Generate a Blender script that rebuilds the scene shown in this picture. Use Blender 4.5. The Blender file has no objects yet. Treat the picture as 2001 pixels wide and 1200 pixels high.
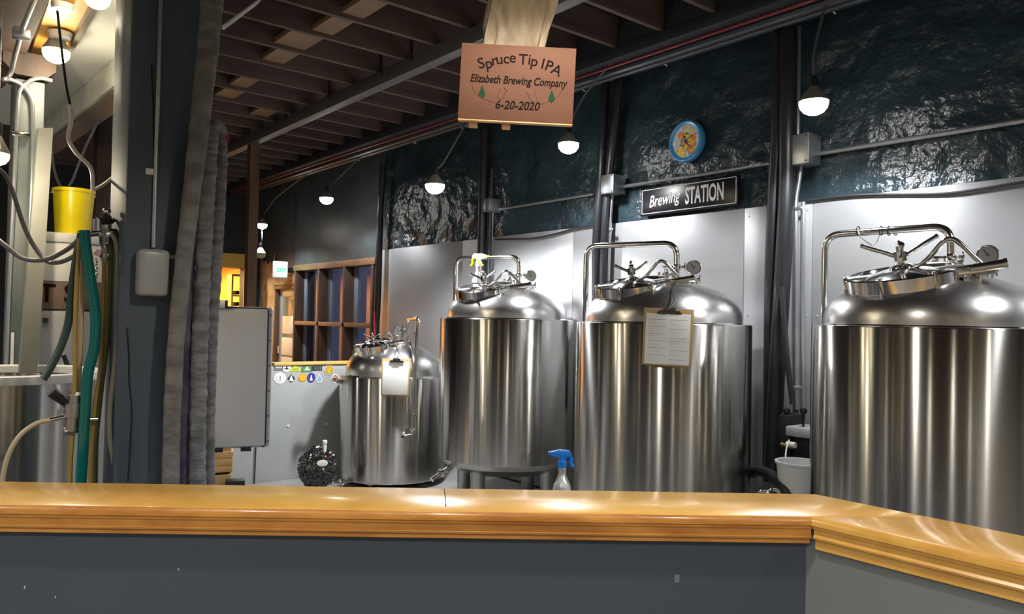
import bpy, bmesh, math, random
from math import sin, cos, tan, pi, radians, atan2, sqrt
from mathutils import Vector, Matrix, noise
random.seed(7)
SC = bpy.context.scene
COL = SC.collection

# ------------------------------------------------------------------ camera
EYE = Vector((0, 0, 1.64))
FPX = 1490.0
yaw, pitch, roll = radians(50.6447), radians(.92265), radians(1.115)
FW = Vector((-sin(yaw)*cos(pitch), cos(yaw)*cos(pitch), sin(pitch)))
_r = Vector((cos(yaw), sin(yaw), 0)); _u = _r.cross(FW)
RT = _r*cos(roll) + _u*sin(roll); UP = _u*cos(roll) - _r*sin(roll)
cd = bpy.data.cameras.new('camera'); cam = bpy.data.objects.new('camera', cd); COL.objects.link(cam)
cd.sensor_width = 36; cd.sensor_fit = 'HORIZONTAL'; cd.lens = 36*FPX/2001; cd.clip_start = .05; cd.clip_end = 200
M = Matrix((RT, UP, -FW)).transposed().to_4x4(); M.translation = EYE
cam.matrix_world = M; SC.camera = cam

# measuring helpers: where a sight line meets a real plane of the room
def ray(x, y): return FW + RT*((x-1000.5)/FPX) - UP*((y-600)/FPX)
def PY(x, y, c): d = ray(x, y); return EYE + d*(c/d.y)
def PX(x, y, c): d = ray(x, y); return EYE + d*(c/d.x)
def PZ(x, y, c): d = ray(x, y); return EYE + d*((c-1.64)/d.z)
def PD(x, y, c): return EYE + ray(x, y)*c

# ------------------------------------------------------------------ world, exposure
w = bpy.data.worlds.new('world'); SC.world = w; w.use_nodes = True
bg = w.node_tree.nodes['Background']
bg.inputs[0].default_value = (.13, .14, .23, 1); bg.inputs[1].default_value = .12
vs = SC.view_settings; vs.view_transform = 'Standard'; vs.look = 'None'; vs.gamma = 1; vs.use_curve_mapping = False
vs.exposure = 1.8

LAMP_W = 22.0
def glow(name, loc, power, color, radius):
    l = bpy.data.lights.new(name, 'POINT'); l.energy = power; l.color = color; l.shadow_soft_size = radius
    o = bpy.data.objects.new(name, l); COL.objects.link(o); o.location = loc; return o
def spot(name, loc, power, color=(1, .97, .92), size=160, radius=.05, parent=None):
    l = bpy.data.lights.new(name, 'SPOT'); l.energy = power; l.color = color
    l.spot_size = radians(size); l.spot_blend = .35; l.shadow_soft_size = radius
    o = bpy.data.objects.new(name, l); COL.objects.link(o); o.location = loc
    return o

# ------------------------------------------------------------------ materials
MT = {}
def new_mat(name):
    m = bpy.data.materials.new(name); m.use_nodes = True; MT[name] = m
    return m, m.node_tree.nodes, m.node_tree.links, m.node_tree.nodes['Principled BSDF']
def rgb(c): return (c[0], c[1], c[2], 1)
def mat(name, c, rough=.5, metal=0, c2=None, scale=8, stretch=(1, 1, 1), bump=0, bscale=None, coat=0, trans=0, emit=None, es=0, detail=5, lo=.35, hi=.65, spec=None, alpha=1, bdist=.01, aniso=0, rvar=0):
    m, N, L, P = new_mat(name)
    P.inputs['Base Color'].default_value = rgb(c); P.inputs['Roughness'].default_value = rough; P.inputs['Metallic'].default_value = metal
    P.inputs['Coat Weight'].default_value = coat; P.inputs['Coat Roughness'].default_value = .12
    P.inputs['Transmission Weight'].default_value = trans; P.inputs['Alpha'].default_value = alpha
    if spec is not None: P.inputs['Specular IOR Level'].default_value = spec
    if emit: P.inputs['Emission Color'].default_value = rgb(emit); P.inputs['Emission Strength'].default_value = es
    if c2 or bump or rvar:
        tc = N.new('ShaderNodeTexCoord'); mp = N.new('ShaderNodeMapping'); L.new(tc.outputs['Object'], mp.inputs[0]); mp.inputs['Scale'].default_value = stretch
    if c2:
        nz = N.new('ShaderNodeTexNoise'); nz.inputs['Scale'].default_value = scale; nz.inputs['Detail'].default_value = detail; L.new(mp.outputs[0], nz.inputs[0])
        cr = N.new('ShaderNodeValToRGB'); cr.color_ramp.elements[0].position = lo; cr.color_ramp.elements[1].position = hi
        cr.color_ramp.elements[0].color = rgb(c); cr.color_ramp.elements[1].color = rgb(c2)
        L.new(nz.outputs[0], cr.inputs[0]); L.new(cr.outputs[0], P.inputs['Base Color'])
    if bump:
        n2 = N.new('ShaderNodeTexNoise'); n2.inputs['Scale'].default_value = bscale or scale; n2.inputs['Detail'].default_value = detail; L.new(mp.outputs[0], n2.inputs[0])
        b = N.new('ShaderNodeBump'); b.inputs['Strength'].default_value = bump; b.inputs['Distance'].default_value = bdist
        L.new(n2.outputs[0], b.inputs['Height']); L.new(b.outputs[0], P.inputs['Normal'])
    if rvar:
        n3 = N.new('ShaderNodeTexNoise'); n3.inputs['Scale'].default_value = scale; L.new(mp.outputs[0], n3.inputs[0])
        mr = N.new('ShaderNodeMapRange'); mr.inputs[3].default_value = max(rough-rvar, .02); mr.inputs[4].default_value = rough+rvar
        L.new(n3.outputs[0], mr.inputs[0]); L.new(mr.outputs[0], P.inputs['Roughness'])
    if aniso:
        P.inputs['Anisotropic'].default_value = aniso; P.inputs['Anisotropic Rotation'].default_value = .25
        t = N.new('ShaderNodeTangent'); t.direction_type = 'RADIAL'; t.axis = 'Z'; L.new(t.outputs[0], P.inputs['Tangent'])
    return m
def wood(name, c, c2, rough=.5, scale=3, stretch=(1, 1, 1), coat=0, dist=4, bump=.1):
    m, N, L, P = new_mat(name)
    tc = N.new('ShaderNodeTexCoord'); mp = N.new('ShaderNodeMapping'); L.new(tc.outputs['Object'], mp.inputs[0]); mp.inputs['Scale'].default_value = stretch
    nz = N.new('ShaderNodeTexNoise'); nz.inputs['Scale'].default_value = scale; nz.inputs['Detail'].default_value = 8; nz.inputs['Distortion'].default_value = dist*.15; L.new(mp.outputs[0], nz.inputs[0])
    n2 = N.new('ShaderNodeTexNoise'); n2.inputs['Scale'].default_value = scale*7; n2.inputs['Detail'].default_value = 4; L.new(mp.outputs[0], n2.inputs[0])
    mx = N.new('ShaderNodeMath'); mx.operation = 'MULTIPLY_ADD'; mx.inputs[1].default_value = .35; L.new(n2.outputs[0], mx.inputs[0]); L.new(nz.outputs[0], mx.inputs[2])
    cr = N.new('ShaderNodeValToRGB'); cr.color_ramp.elements[0].position = .48; cr.color_ramp.elements[1].position = .88
    cr.color_ramp.elements[0].color = rgb(c); cr.color_ramp.elements[1].color = rgb(c2)
    L.new(mx.outputs[0], cr.inputs[0]); L.new(cr.outputs[0], P.inputs['Base Color'])
    P.inputs['Roughness'].default_value = rough; P.inputs['Coat Weight'].default_value = coat; P.inputs['Coat Roughness'].default_value = .1
    b = N.new('ShaderNodeBump'); b.inputs['Strength'].default_value = bump; b.inputs['Distance'].default_value = .004; L.new(mx.outputs[0], b.inputs['Height']); L.new(b.outputs[0], P.inputs['Normal'])
    return m

mat('steel', (.50, .49, .46), .21, 1, aniso=1.0, c2=(.52, .51, .48), scale=3, stretch=(.5, .5, 40))
mat('steel_dome', (.62, .61, .60), .30, 1, aniso=.35)
mat('steel_polished', (.72, .71, .69), .12, 1)
mat('steel_dull', (.45, .45, .44), .35, 1)
mat('steel_dark', (.12, .12, .12), .35, .9)
mat('galvanised', (.55, .57, .60), .32, .85, c2=(.48, .50, .53), scale=20)
mat('brass', (.6, .42, .16), .3, 1)
mat('foam_paint', (.020, .036, .048), .24, 0, c2=(.027, .050, .062), scale=3, bump=1.0, bscale=4, bdist=.07, detail=6)
mat('panel_sheet', (.34, .35, .37), .42, .35, c2=(.39, .40, .41), scale=1.5, bump=.02, bscale=2)
mat('wall_blue', (.045, .060, .068), .45, 0, c2=(.065, .082, .088), scale=4, bump=.25, bscale=14, bdist=.01)
mat('wall_dark', (.012, .016, .022), .6)
mat('room_wall', (.46, .42, .35), .7, 0, c2=(.40, .37, .31), scale=2)
mat('room_wall_dark', (.07, .06, .05), .7)
mat('concrete', (.34, .33, .32), .4, 0, c2=(.25, .25, .245), scale=3, bump=.05)
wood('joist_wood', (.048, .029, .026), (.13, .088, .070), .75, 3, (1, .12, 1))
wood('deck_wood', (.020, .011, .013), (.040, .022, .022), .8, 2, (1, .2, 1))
wood('blocking_wood', (.15, .09, .055), (.24, .15, .09), .6, 3)
mat('beam_grey', (.075, .072, .078), .5, 0, c2=(.12, .115, .12), scale=5, stretch=(.2, 1, 1), bump=.15)
wood('post_brown', (.10, .052, .028), (.22, .12, .065), .6, 4, (1, 1, .12))
wood('post_dark_brown', (.035, .022, .018), (.075, .045, .033), .7, 4, (1, 1, .12))
mat('post_slate', (.060, .080, .105), .6, 0, spec=.2, c2=(.088, .110, .140), scale=5, stretch=(1, 1, .25), bump=.5, bscale=9, bdist=.008)
mat('post_green_grey', (.09, .11, .11), .5, 0, c2=(.13, .15, .15), scale=4, bump=.2)
mat('strut_pale', (.24, .24, .21), .5, 0, c2=(.20, .20, .18), scale=4)
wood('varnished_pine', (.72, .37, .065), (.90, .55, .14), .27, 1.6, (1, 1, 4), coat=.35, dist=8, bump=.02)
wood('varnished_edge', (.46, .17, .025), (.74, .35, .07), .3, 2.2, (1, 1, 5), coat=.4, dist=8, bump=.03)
mat('seam_dark', (.03, .015, .008), .7)
mat('bar_panel', (.058, .074, .102), .4, 0, c2=(.066, .083, .110), scale=1.2, bump=.03, bscale=30)
mat('bar_panel_light', (.18, .205, .21), .38, 0, c2=(.20, .22, .225), scale=1.2)
mat('chip_white', (.55, .55, .53), .6)
mat('black_pipe', (.012, .013, .017), .38, 0, c2=(.02, .021, .026), scale=6, bump=.1)
mat('black_rubber', (.012, .012, .013), .5)
mat('black_cable', (.02, .02, .022), .5)
mat('grey_cable', (.10, .10, .11), .5)
mat('white_cable', (.75, .74, .70), .4)
mat('red_pipe', (.16, .010, .02), .4)
mat('conduit_dark', (.06, .065, .08), .4, .4)
mat('white_plastic', (.75, .75, .72), .35)
mat('lamp_glow', (1, 1, 1), .4, emit=(1, .97, .92), es=14)
mat('lamp_glow_warm', (1, .95, .8), .4, emit=(1, .86, .55), es=6)
mat('lamp_shell', (.75, .75, .7), .25, 0, trans=.5)
mat('lamp_housing', (.30, .30, .28), .3, .3)
mat('lamp_off', (.45, .42, .36), .3)
mat('sign_wood', (.15, .068, .040), .7, spec=.2, c2=(.18, .083, .05), scale=4, stretch=(1, 1, 3))
mat('sign_edge', (.75, .48, .22), .5)
mat('ink', (.012, .006, .005), .8, spec=.1)
mat('ink_faint', (.09, .042, .027), .7)
mat('ink_green', (.004, .05, .018), .7, spec=.2)
wood('slab_wood', (.34, .22, .12), (.98, .82, .60), .6, 7, (1, 1, .35), bump=.9)
mat('sign_black', (.008, .008, .012), .28)
mat('sign_white', (.80, .80, .82), .4)
mat('clock_blue', (.06, .30, .62), .3)
mat('clock_cream', (.45, .62, .75), .5)
mat('clock_orange', (.80, .22, .03), .5); mat('clock_yellow', (.85, .60, .03), .5); mat('clock_navy', (.03, .04, .18), .5)
mat('exit_green', (.05, .5, .15), .5, emit=(.35, 1, .45), es=.9)
mat('exit_arrow', (.0, .25, .08), .5, emit=(.0, .6, .2), es=.5)
wood('window_brown', (.045, .026, .018), (.12, .065, .04), .65, 5, (1, 1, .2))
wood('window_trim', (.16, .08, .04), (.30, .17, .09), .6, 5, (.3, 1, 1))
mat('window_pale', (.26, .30, .36), .5)
mat('door_white', (.78, .80, .76), .4)
mat('door_glass', (.25, .33, .36), .15)
mat('paper', (.90, .90, .88), .6); mat('paper_line', (.30, .31, .36), .6)
mat('clip_board', (.55, .38, .17), .5)
mat('board_grey', (.50, .51, .54), .35); mat('board_frame', (.42, .43, .46), .35)
mat('halfwall_grey', (.33, .35, .35), .45, c2=(.37, .39, .39), scale=2)
mat('plaster_tan', (.24, .20, .14), .5, c2=(.50, .40, .26), scale=6, bump=.5, bscale=9, detail=8)
mat('pale_blue_patch', (.20, .32, .36), .6)
mat('cap_yellow', (.62, .42, .10), .4)
mat('bag_black', (.010, .010, .011), .13, 0, coat=.6, bump=.6, bscale=16, bdist=.02)
mat('glass_clear', (.85, .9, .9), .05, trans=.9)
mat('bottle_plastic', (.75, .78, .78), .12, trans=.75)
mat('spray_blue', (.01, .19, .75), .35); mat('yellow_plastic', (.85, .68, .0), .3); mat('lime', (.55, .75, .02), .4)
mat('milky', (.72, .75, .75), .35, trans=.15)
mat('sleeve_grey', (.10, .10, .092), .8, c2=(.19, .188, .172), scale=10, stretch=(1, 1, 2), bump=.6, bscale=30, bdist=.01)
mat('sleeve_blue_grey', (.10, .104, .11), .75, c2=(.20, .207, .215), scale=12, stretch=(1, 1, 3), bump=.6, bscale=26, bdist=.01)
mat('strap_purple', (.035, .025, .07), .6, c2=(.10, .09, .13), scale=14)
mat('dispenser', (.50, .52, .52), .3, trans=.45)
mat('hose_teal', (.0, .13, .12), .22, coat=.4); mat('hose_green', (.025, .06, .055), .3); mat('hose_amber', (.48, .34, .10), .2, trans=.25)
mat('hose_clear', (.48, .48, .38), .15, trans=.35); mat('hose_olive', (.16, .17, .07), .25); mat('hose_beige', (.52, .42, .27), .35)
mat('crate_brown', (.12, .075, .055), .6, c2=(.2, .13, .10), scale=6)
mat('drum_grey', (.40, .41, .43), .4); mat('pallet_wood', (.48, .30, .12), .6, c2=(.60, .40, .18), scale=5)
mat('ply_orange', (.60, .29, .05), .5, c2=(.75, .42, .10), scale=3)
mat('soffit_white', (.52, .53, .49), .5); mat('header_white', (.78, .76, .68), .18, c2=(.55, .54, .47), scale=3, coat=.6)
mat('header_brown', (.13, .115, .09), .4)
mat('warm_room', (.75, .42, .10), .6); mat('dusk_glass', (.8, .85, .95), .04, trans=1)
mat('red', (.55, .01, .03), .4); mat('pink', (.65, .38, .38), .4); mat('dark_gap', (.01, .01, .01), .8)
for n, c in dict(st_grey=(.20, .19, .22), st_white=(.8, .82, .78), st_yellow=(.62, .65, .03), st_green=(.10, .24, .10), st_pale=(.50, .65, .50), st_gold=(.55, .33, .05), st_orange=(.85, .45, .01), st_navy=(.06, .04, .30), st_blue=(.30, .48, .60), st_red=(.50, .09, .05), st_dark=(.04, .045, .05), st_lilac=(.55, .50, .62)).items(): mat(n, c, .4)

# ------------------------------------------------------------------ mesh helpers (all shapes are given in world metres)
ROOTM = {}
def wm(o):
    m = Matrix.Identity(4)
    while o is not None:
        m = ROOTM.get(o.name, Matrix.Identity(4)) @ m; o = o.parent
    return m
def thing(name, label, cat, loc=(0, 0, 0), rotz=0, group=None):
    o = bpy.data.objects.new(name, None); COL.objects.link(o); o.empty_display_size = .05
    o.location = loc; o.rotation_euler = (0, 0, rotz); o['label'] = label; o['category'] = cat
    if group: o['group'] = group
    ROOTM[o.name] = Matrix.Translation(loc) @ Matrix.Rotation(rotz, 4, 'Z')
    return o
def build(name, bm, m, parent=None, label=None, cat=None, group=None, kind=None, smooth=True, ang=35):
    if parent is not None: bm.transform(wm(parent).inverted())
    else:
        pass
    me = bpy.data.meshes.new(name)
    origin = None
    if parent is None and len(bm.verts):
        mn = Vector([min(v.co[i] for v in bm.verts) for i in range(3)]); mx = Vector([max(v.co[i] for v in bm.verts) for i in range(3)])
        origin = Vector(((mn.x+mx.x)/2, (mn.y+mx.y)/2, mn.z)); bm.transform(Matrix.Translation(-origin))
    bm.to_mesh(me); bm.free()
    mats = m if isinstance(m, (list, tuple)) else [m]
    for k in mats: me.materials.append(MT[k])
    if smooth:
        me.polygons.foreach_set('use_smooth', [True]*len(me.polygons)); me.set_sharp_from_angle(angle=radians(ang))
    o = bpy.data.objects.new(name, me); COL.objects.link(o)
    if parent is not None: o.parent = parent
    if origin is not None: o.location = origin; ROOTM[o.name] = Matrix.Translation(origin)
    if label: o['label'] = label
    if cat: o['category'] = cat
    if group: o['group'] = group
    if kind: o['kind'] = kind
    return o
def B(): return bmesh.new()
def frame_from(z, up=Vector((0, 0, 1))):
    z = Vector(z).normalized(); up = Vector(up)
    if abs(z.dot(up)) > .99: up = Vector((0, 1, 0))
    x = up.cross(z).normalized(); y = z.cross(x)
    return Matrix((x, y, z)).transposed().to_4x4()
def setmat(geom, mi):
    for f in geom: f.material_index = mi
def box(bm, lo, hi, bev=0, T=None, mi=0, seg=2):
    lo = Vector(lo); hi = Vector(hi); s = hi-lo
    r = bmesh.ops.create_cube(bm, size=1, matrix=Matrix.Translation((lo+hi)/2) @ Matrix.Diagonal((abs(s.x), abs(s.y), abs(s.z), 1)))
    vs_ = r['verts']; fs = set(f for v in vs_ for f in v.link_faces)
    if bev > 0:
        es = list(set(e for v in vs_ for e in v.link_edges))
        rr = bmesh.ops.bevel(bm, geom=es, offset=bev, segments=seg, affect='EDGES', profile=.5)
        fs = set(rr['faces']) | set(f for f in fs if f.is_valid); vs_ = list(set(v for f in fs for v in f.verts))
    for f in fs: f.material_index = mi
    if T is not None: bmesh.ops.transform(bm, matrix=T, verts=vs_)
    return bm
def prism(bm, poly, dz, T=None, mi=0, bev=0):
    """polygon [(x,y)..] at z=dz[0] extruded to dz[1]"""
    a = [bm.verts.new((p[0], p[1], dz[0])) for p in poly]; b = [bm.verts.new((p[0], p[1], dz[1])) for p in poly]
    n = len(poly); fs = []
    for i in range(n): fs.append(bm.faces.new((a[i], a[(i+1) % n], b[(i+1) % n], b[i])))
    fs.append(bm.faces.new(b)); fs.append(bm.faces.new(a[::-1]))
    bmesh.ops.recalc_face_normals(bm, faces=fs)
    vs_ = a+b
    if bev:
        es = list(set(e for f in fs for e in f.edges)); rr = bmesh.ops.bevel(bm, geom=es, offset=bev, segments=2, affect='EDGES', profile=.5)
        fs = list(set(rr['faces']) | set(f for f in fs if f.is_valid)); vs_ = list(set(v for f in fs for v in f.verts))
    for f in fs: f.material_index = mi
    if T is not None: bmesh.ops.transform(bm, matrix=T, verts=vs_)
    return bm
def lathe(bm, prof, T=None, n=48, mi=0, close=False):
    """prof [(r,z)..] around local z"""
    rings = []
    for r, z in prof:
        if r < 1e-5: rings.append([bm.verts.new((0, 0, z))])
        else: rings.append([bm.verts.new((r*cos(2*pi*k/n), r*sin(2*pi*k/n), z)) for k in range(n)])
    fs = []
    pairs = list(zip(rings, rings[1:]))
    if close: pairs.append((rings[-1], rings[0]))
    for a, b in pairs:
        for k in range(n):
            k2 = (k+1) % n
            if len(a) == 1 and len(b) == 1: continue
            if len(a) == 1: fs.append(bm.faces.new((a[0], b[k2], b[k])))
            elif len(b) == 1: fs.append(bm.faces.new((a[k], a[k2], b[0])))
            else: fs.append(bm.faces.new((a[k], a[k2], b[k2], b[k])))
    bmesh.ops.recalc_face_normals(bm, faces=fs)
    for f in fs: f.material_index = mi
    if T is not None: bmesh.ops.transform(bm, matrix=T, verts=[v for r in rings for v in r])
    return bm
def cyl(bm, p0, p1, r0, r1=None, n=20, mi=0):
    p0 = Vector(p0); p1 = Vector(p1); r1 = r0 if r1 is None else r1
    T = Matrix.Translation(p0) @ frame_from(p1-p0); L = (p1-p0).length
    return lathe(bm, [(0, 0), (r0, 0), (r1, L), (0, L)], T, n, mi)
def fillet(pts, rad, seg=6):
    pts = [Vector(p) for p in pts]; out = [pts[0]]
    for i in range(1, len(pts)-1):
        a, b, c = pts[i-1], pts[i], pts[i+1]
        d1 = (a-b); d2 = (c-b); r = min(rad, d1.length*.48, d2.length*.48)
        p = b+d1.normalized()*r; q = b+d2.normalized()*r
        for k in range(seg+1):
            t = k/seg; out.append(p*(1-t)**2 + b*2*t*(1-t) + q*t*t)
    out.append(pts[-1]); return out
def smooth_pts(pts, seg=6):
    pts = [Vector(p) for p in pts]
    if len(pts) < 3: return pts
    P = [pts[0]*2-pts[1]] + pts + [pts[-1]*2-pts[-2]]; out = []
    for i in range(1, len(P)-2):
        for k in range(seg):
            t = k/seg; a, b, c, d = P[i-1:i+3]
            out.append(.5*((2*b)+(c-a)*t+(2*a-5*b+4*c-d)*t*t+(3*b-a-3*c+d)*t**3))
    out.append(pts[-1]); return out
def tube(bm, pts, r, n=10, mi=0, rf=None, flat=1.0):
    pts = [Vector(p) for p in pts]; m = len(pts); rings = []
    t0 = (pts[1]-pts[0]).normalized(); F = frame_from(t0); nx = F.col[0].xyz
    for i, p in enumerate(pts):
        t = (pts[min(i+1, m-1)]-pts[max(i-1, 0)])
        if t.length < 1e-9: t = t0.copy()
        t.normalize(); nx = (nx-t*nx.dot(t)).normalized(); ny = t.cross(nx)
        rad = r[i] if isinstance(r, (list, tuple)) else r
        ring = []
        for k in range(n):
            a = 2*pi*k/n; q = rad*(rf(i/(m-1), a) if rf else 1)
            ring.append(bm.verts.new(p+nx*cos(a)*q+ny*sin(a)*q*flat))
        rings.append(ring)
    fs = []
    for a, b in zip(rings, rings[1:]):
        for k in range(n): fs.append(bm.faces.new((a[k], a[(k+1) % n], b[(k+1) % n], b[k])))
    fs.append(bm.faces.new(rings[0][::-1])); fs.append(bm.faces.new(rings[-1]))
    for f in fs: f.material_index = mi
    return bm
def text_mesh(s, size=1, ext=.002, offset=0, shear=0, sx=1, align='CENTER'):
    c = bpy.data.curves.new('lettering', 'FONT'); c.body = s; c.size = size; c.extrude = ext; c.offset = offset; c.shear = shear; c.align_x = align; c.resolution_u = 4
    o = bpy.data.objects.new('lettering', c); COL.objects.link(o)
    dg = bpy.context.evaluated_depsgraph_get(); dg.update()
    me = bpy.data.meshes.new_from_object(o.evaluated_get(dg)); bpy.data.objects.remove(o); bpy.data.curves.remove(c)
    me.transform(Matrix.Diagonal((sx, 1, 1, 1))); return me
def add_text(bm, s, T, mi=0, **k):
    me = text_mesh(s, **k); me.transform(T)
    n0 = len(bm.faces); bm.from_mesh(me); bm.faces.ensure_lookup_table()
    for f in bm.faces[n0:]: f.material_index = mi
    bpy.data.meshes.remove(me); return bm
def facing(loc, rotz=None, tilt=0):
    """frame whose local x is to the right, y up, z towards the camera side"""
    loc = Vector(loc); d = EYE-loc
    a = atan2(d.y, d.x) if rotz is None else rotz
    z = Vector((cos(a), sin(a), 0)); y = Vector((0, 0, 1)); x = y.cross(z)
    T = Matrix((x, y, z)).transposed().to_4x4(); T.translation = loc
    return T @ Matrix.Rotation(tilt, 4, 'Z')
def copy_tree(o, name=None, parent=None):
    c = o.copy(); COL.objects.link(c); c.parent = parent
    for ch in list(o.children): copy_tree(ch, None, c)
    return c

WY = 5.0                                    # face of the long back wall
# ------------------------------------------------------------------ the setting
bm = B(); box(bm, (-17, -5, -.1), (4, 5.6, 0)); build('floor', bm, 'concrete', kind='structure', smooth=False)
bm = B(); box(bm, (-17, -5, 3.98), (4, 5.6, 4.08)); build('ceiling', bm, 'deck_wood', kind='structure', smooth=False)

# window and door openings of the long wall
WX0, WX1 = PY(580, 600, WY).x, PY(731, 600, WY).x
WZ0, WZ1 = .80, PY(731, 514, WY).z
DX0, DX1, DZ1 = PY(537, 600, WY).x, PY(578, 600, WY).x, 2.11
def wall_seg(bm, x0, x1, z0, z1, amp, step=.05):
    nx = max(1, int((x1-x0)/step)); nz = max(1, int((z1-z0)/step))
    g = []
    for j in range(nz+1):
        row = []
        for i in range(nx+1):
            x = x0+(x1-x0)*i/nx; z = z0+(z1-z0)*j/nz
            d = (noise.noise(Vector((x*2.6, z*2.6, 1)))*.7+noise.noise(Vector((x*6.0+z*1.5, z*5.5, 5)))*.40+noise.noise(Vector((x*12, z*11, 9)))*.12)*amp
            e = min((x-x0)/.06, (x1-x)/.06, 1); d *= max(0, min(1, e))
            row.append(bm.verts.new((x, WY-.012-d*.5-abs(amp)*.25, z)))
        g.append(row)
    for j in range(nz):
        for i in range(nx):
            bm.faces.new((g[j][i], g[j][i+1], g[j+1][i+1], g[j+1][i]))
bm = B()
box(bm, (-13.2, WY, 0), (DX0, WY+.3, 4)); box(bm, (DX0, WY, DZ1), (DX1, WY+.3, 4)); box(bm, (DX1, WY, 0), (WX0, WY+.3, 4))
box(bm, (WX0, WY, 0), (WX1, WY+.3, WZ0)); box(bm, (WX0, WY, WZ1), (WX1, WY+.3, 4)); box(bm, (WX1, WY, 0), (4, WY+.3, 4))
build('wall_back', bm, 'wall_blue', kind='structure', smooth=False)
bm = B(); wall_seg(bm, WX1+.25, 3.6, 2.38, 3.98, .055, .045); build('wall_back_foam', bm, 'foam_paint', kind='structure', ang=180)

# end wall with a doorway into a warm back room
EX = -13.0
ya, yb = PX(428, 560, EX).y-1.6, PX(476, 560, EX).y
bm = B(); box(bm, (EX-.2, -5, 0), (EX, ya, 4)); box(bm, (EX-.2, ya, 2.42), (EX, yb, 4)); box(bm, (EX-.2, yb, 0), (EX, 5, 4))
build('wall_left', bm, 'wall_dark', kind='structure', smooth=False)
bm = B(); box(bm, (EX-2.6, ya-.6, 0), (EX-2.4, 5.2, 3.2)); box(bm, (EX-2.4, 5.0, 0), (EX-.21, 5.2, 3.2)); box(bm, (EX-2.4, ya-.8, 0), (EX-.21, ya-.6, 3.2)); box(bm, (EX-2.4, ya-.6, 3.0), (EX-.21, 5, 3.1))
build('wall_back_room', bm, 'warm_room', kind='structure', smooth=False)
bm = B(); box(bm, (EX+.001, ya-.15, 2.42), (EX+.06, yb+.12, 2.66)); box(bm, (EX+.001, yb-.0, 0), (EX+.05, yb+.1, 2.42))
build('trim_1', bm, 'cap_yellow', kind='structure', smooth=False)
# the part of the hall behind and beside the camera
bm = B(); box(bm, (-17, -5.2, 0), (4, -5.0, .9)); box(bm, (-17, -5.2, 2.6), (4, -5, 4))
for x in (-15, -11.5, -8.2, -5.2, -2.4, .6, 3.2): box(bm, (x-.55, -5.2, .9), (x+.55, -5, 2.6))
build('wall_front', bm, 'room_wall', kind='structure', smooth=False)
bm = B(); box(bm, (4, -5.2, 0), (4.2, 5.3, 4)); build('wall_right', bm, 'room_wall', kind='structure', smooth=False)

# sheet panels on the lower wall
px_seams = [-16, ]
ptop = 2.503
seams = [PY(749, 600, WY).x, PY(910, 600, WY).x, PY(1127, 600, WY).x, PY(1461, 600, WY).x, PY(1600, 600, WY).x-.02, -1.3, 1.2, 3.6]
for i, (a, b) in enumerate(zip(seams, seams[1:])):
    bm = B(); box(bm, (a+.002, WY-.06, .02), (b-.002, WY-.045, ptop), .003)
    n = max(2, int((b-a)/.4))
    for z in (.7, 1.7, 2.44):
        for x in (a+.04, b-.04): lathe(bm, [(0, .004), (.006, .003), (.009, 0)], Matrix.Translation((x, WY-.060, z)) @ Matrix.Rotation(pi/2, 4, 'X'), 8)
    build('trim_%d' % (i+2), bm, 'panel_sheet', kind='structure')
# ------------------------------------------------------------------ ceiling timbers
JX = [-4.49+.452*k for k in range(-20, 14)]
jz0, jz1 = 3.75, 3.98
jm = None; first = None
for i, x in enumerate(JX):
    if x < -12.9 or x > 1.6: continue
    if first is None:
        bm = B(); box(bm, (x-.02, -4.9, jz0), (x+.02, 4.3, jz1), .003)
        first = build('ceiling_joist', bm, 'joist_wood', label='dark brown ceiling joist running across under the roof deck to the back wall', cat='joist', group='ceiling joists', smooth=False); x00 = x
    else:
        c = first.copy(); COL.objects.link(c); c.location.x += x-x00
# pale blocking boards between the joists
def blocking(px, py, w_, label):
    p = PZ(px, py, 3.80); k = min(range(len(JX)-1), key=lambda i: abs((JX[i]+JX[i+1])/2-p.x))
    bm = B(); box(bm, (JX[k]+.021, p.y-w_/2, 3.78), (JX[k+1]-.021, p.y+w_/2, 3.82), .003)
    build('blocking_board', bm, 'blocking_wood', label=label, cat='board', smooth=False)
blocking(706, 15, .17, 'pale blocking board between joists at the top edge of the picture')
blocking(652, 45, .17, 'second pale blocking board from the top, between two dark joists')
blocking(588, 72, .26, 'widest pale blocking board between ceiling joists, left of centre')
blocking(550, 105, .19, 'pale blocking board just below the widest one between the joists')
blocking(480, 155, .17, 'dull tan blocking board between joists, third from the leather-grey sleeves')
blocking(450, 178, .19, 'dull tan blocking board nearest the hanging grey sleeves')
blocking(517, 216, .20, 'bright yellow-tan blocking board above the top of the brown post')
# long beam below the joists
by0 = 3.22; bz = PY(697, 186, by0).z; by1 = PZ(697, 199, bz).y
bx0 = -12.9
bm = B(); box(bm, (bx0, by0, bz), (1.6, by1, 3.749), .006)
beam = thing('ceiling_beam', 'long grey beam under the joists running from brown post past the hanging sign', 'beam', (-5, by0, bz))
build('timber', bm, 'beam_grey', beam)
for px_, py_ in ((560, 205), (645, 155), (747, 90), (806, 75), (487, 235)):
    p = PY(px_, py_, by0)
    bm = B(); box(bm, (p.x-.012, by0-.02, 3.7), (p.x+.012, by0-.001, 3.97), .002); cyl(bm, (p.x, by0-.02, 3.72), (p.x, by0-.035, 3.72), .014, n=8)
    build('hanger_strap', bm, 'steel_dark', beam)
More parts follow.
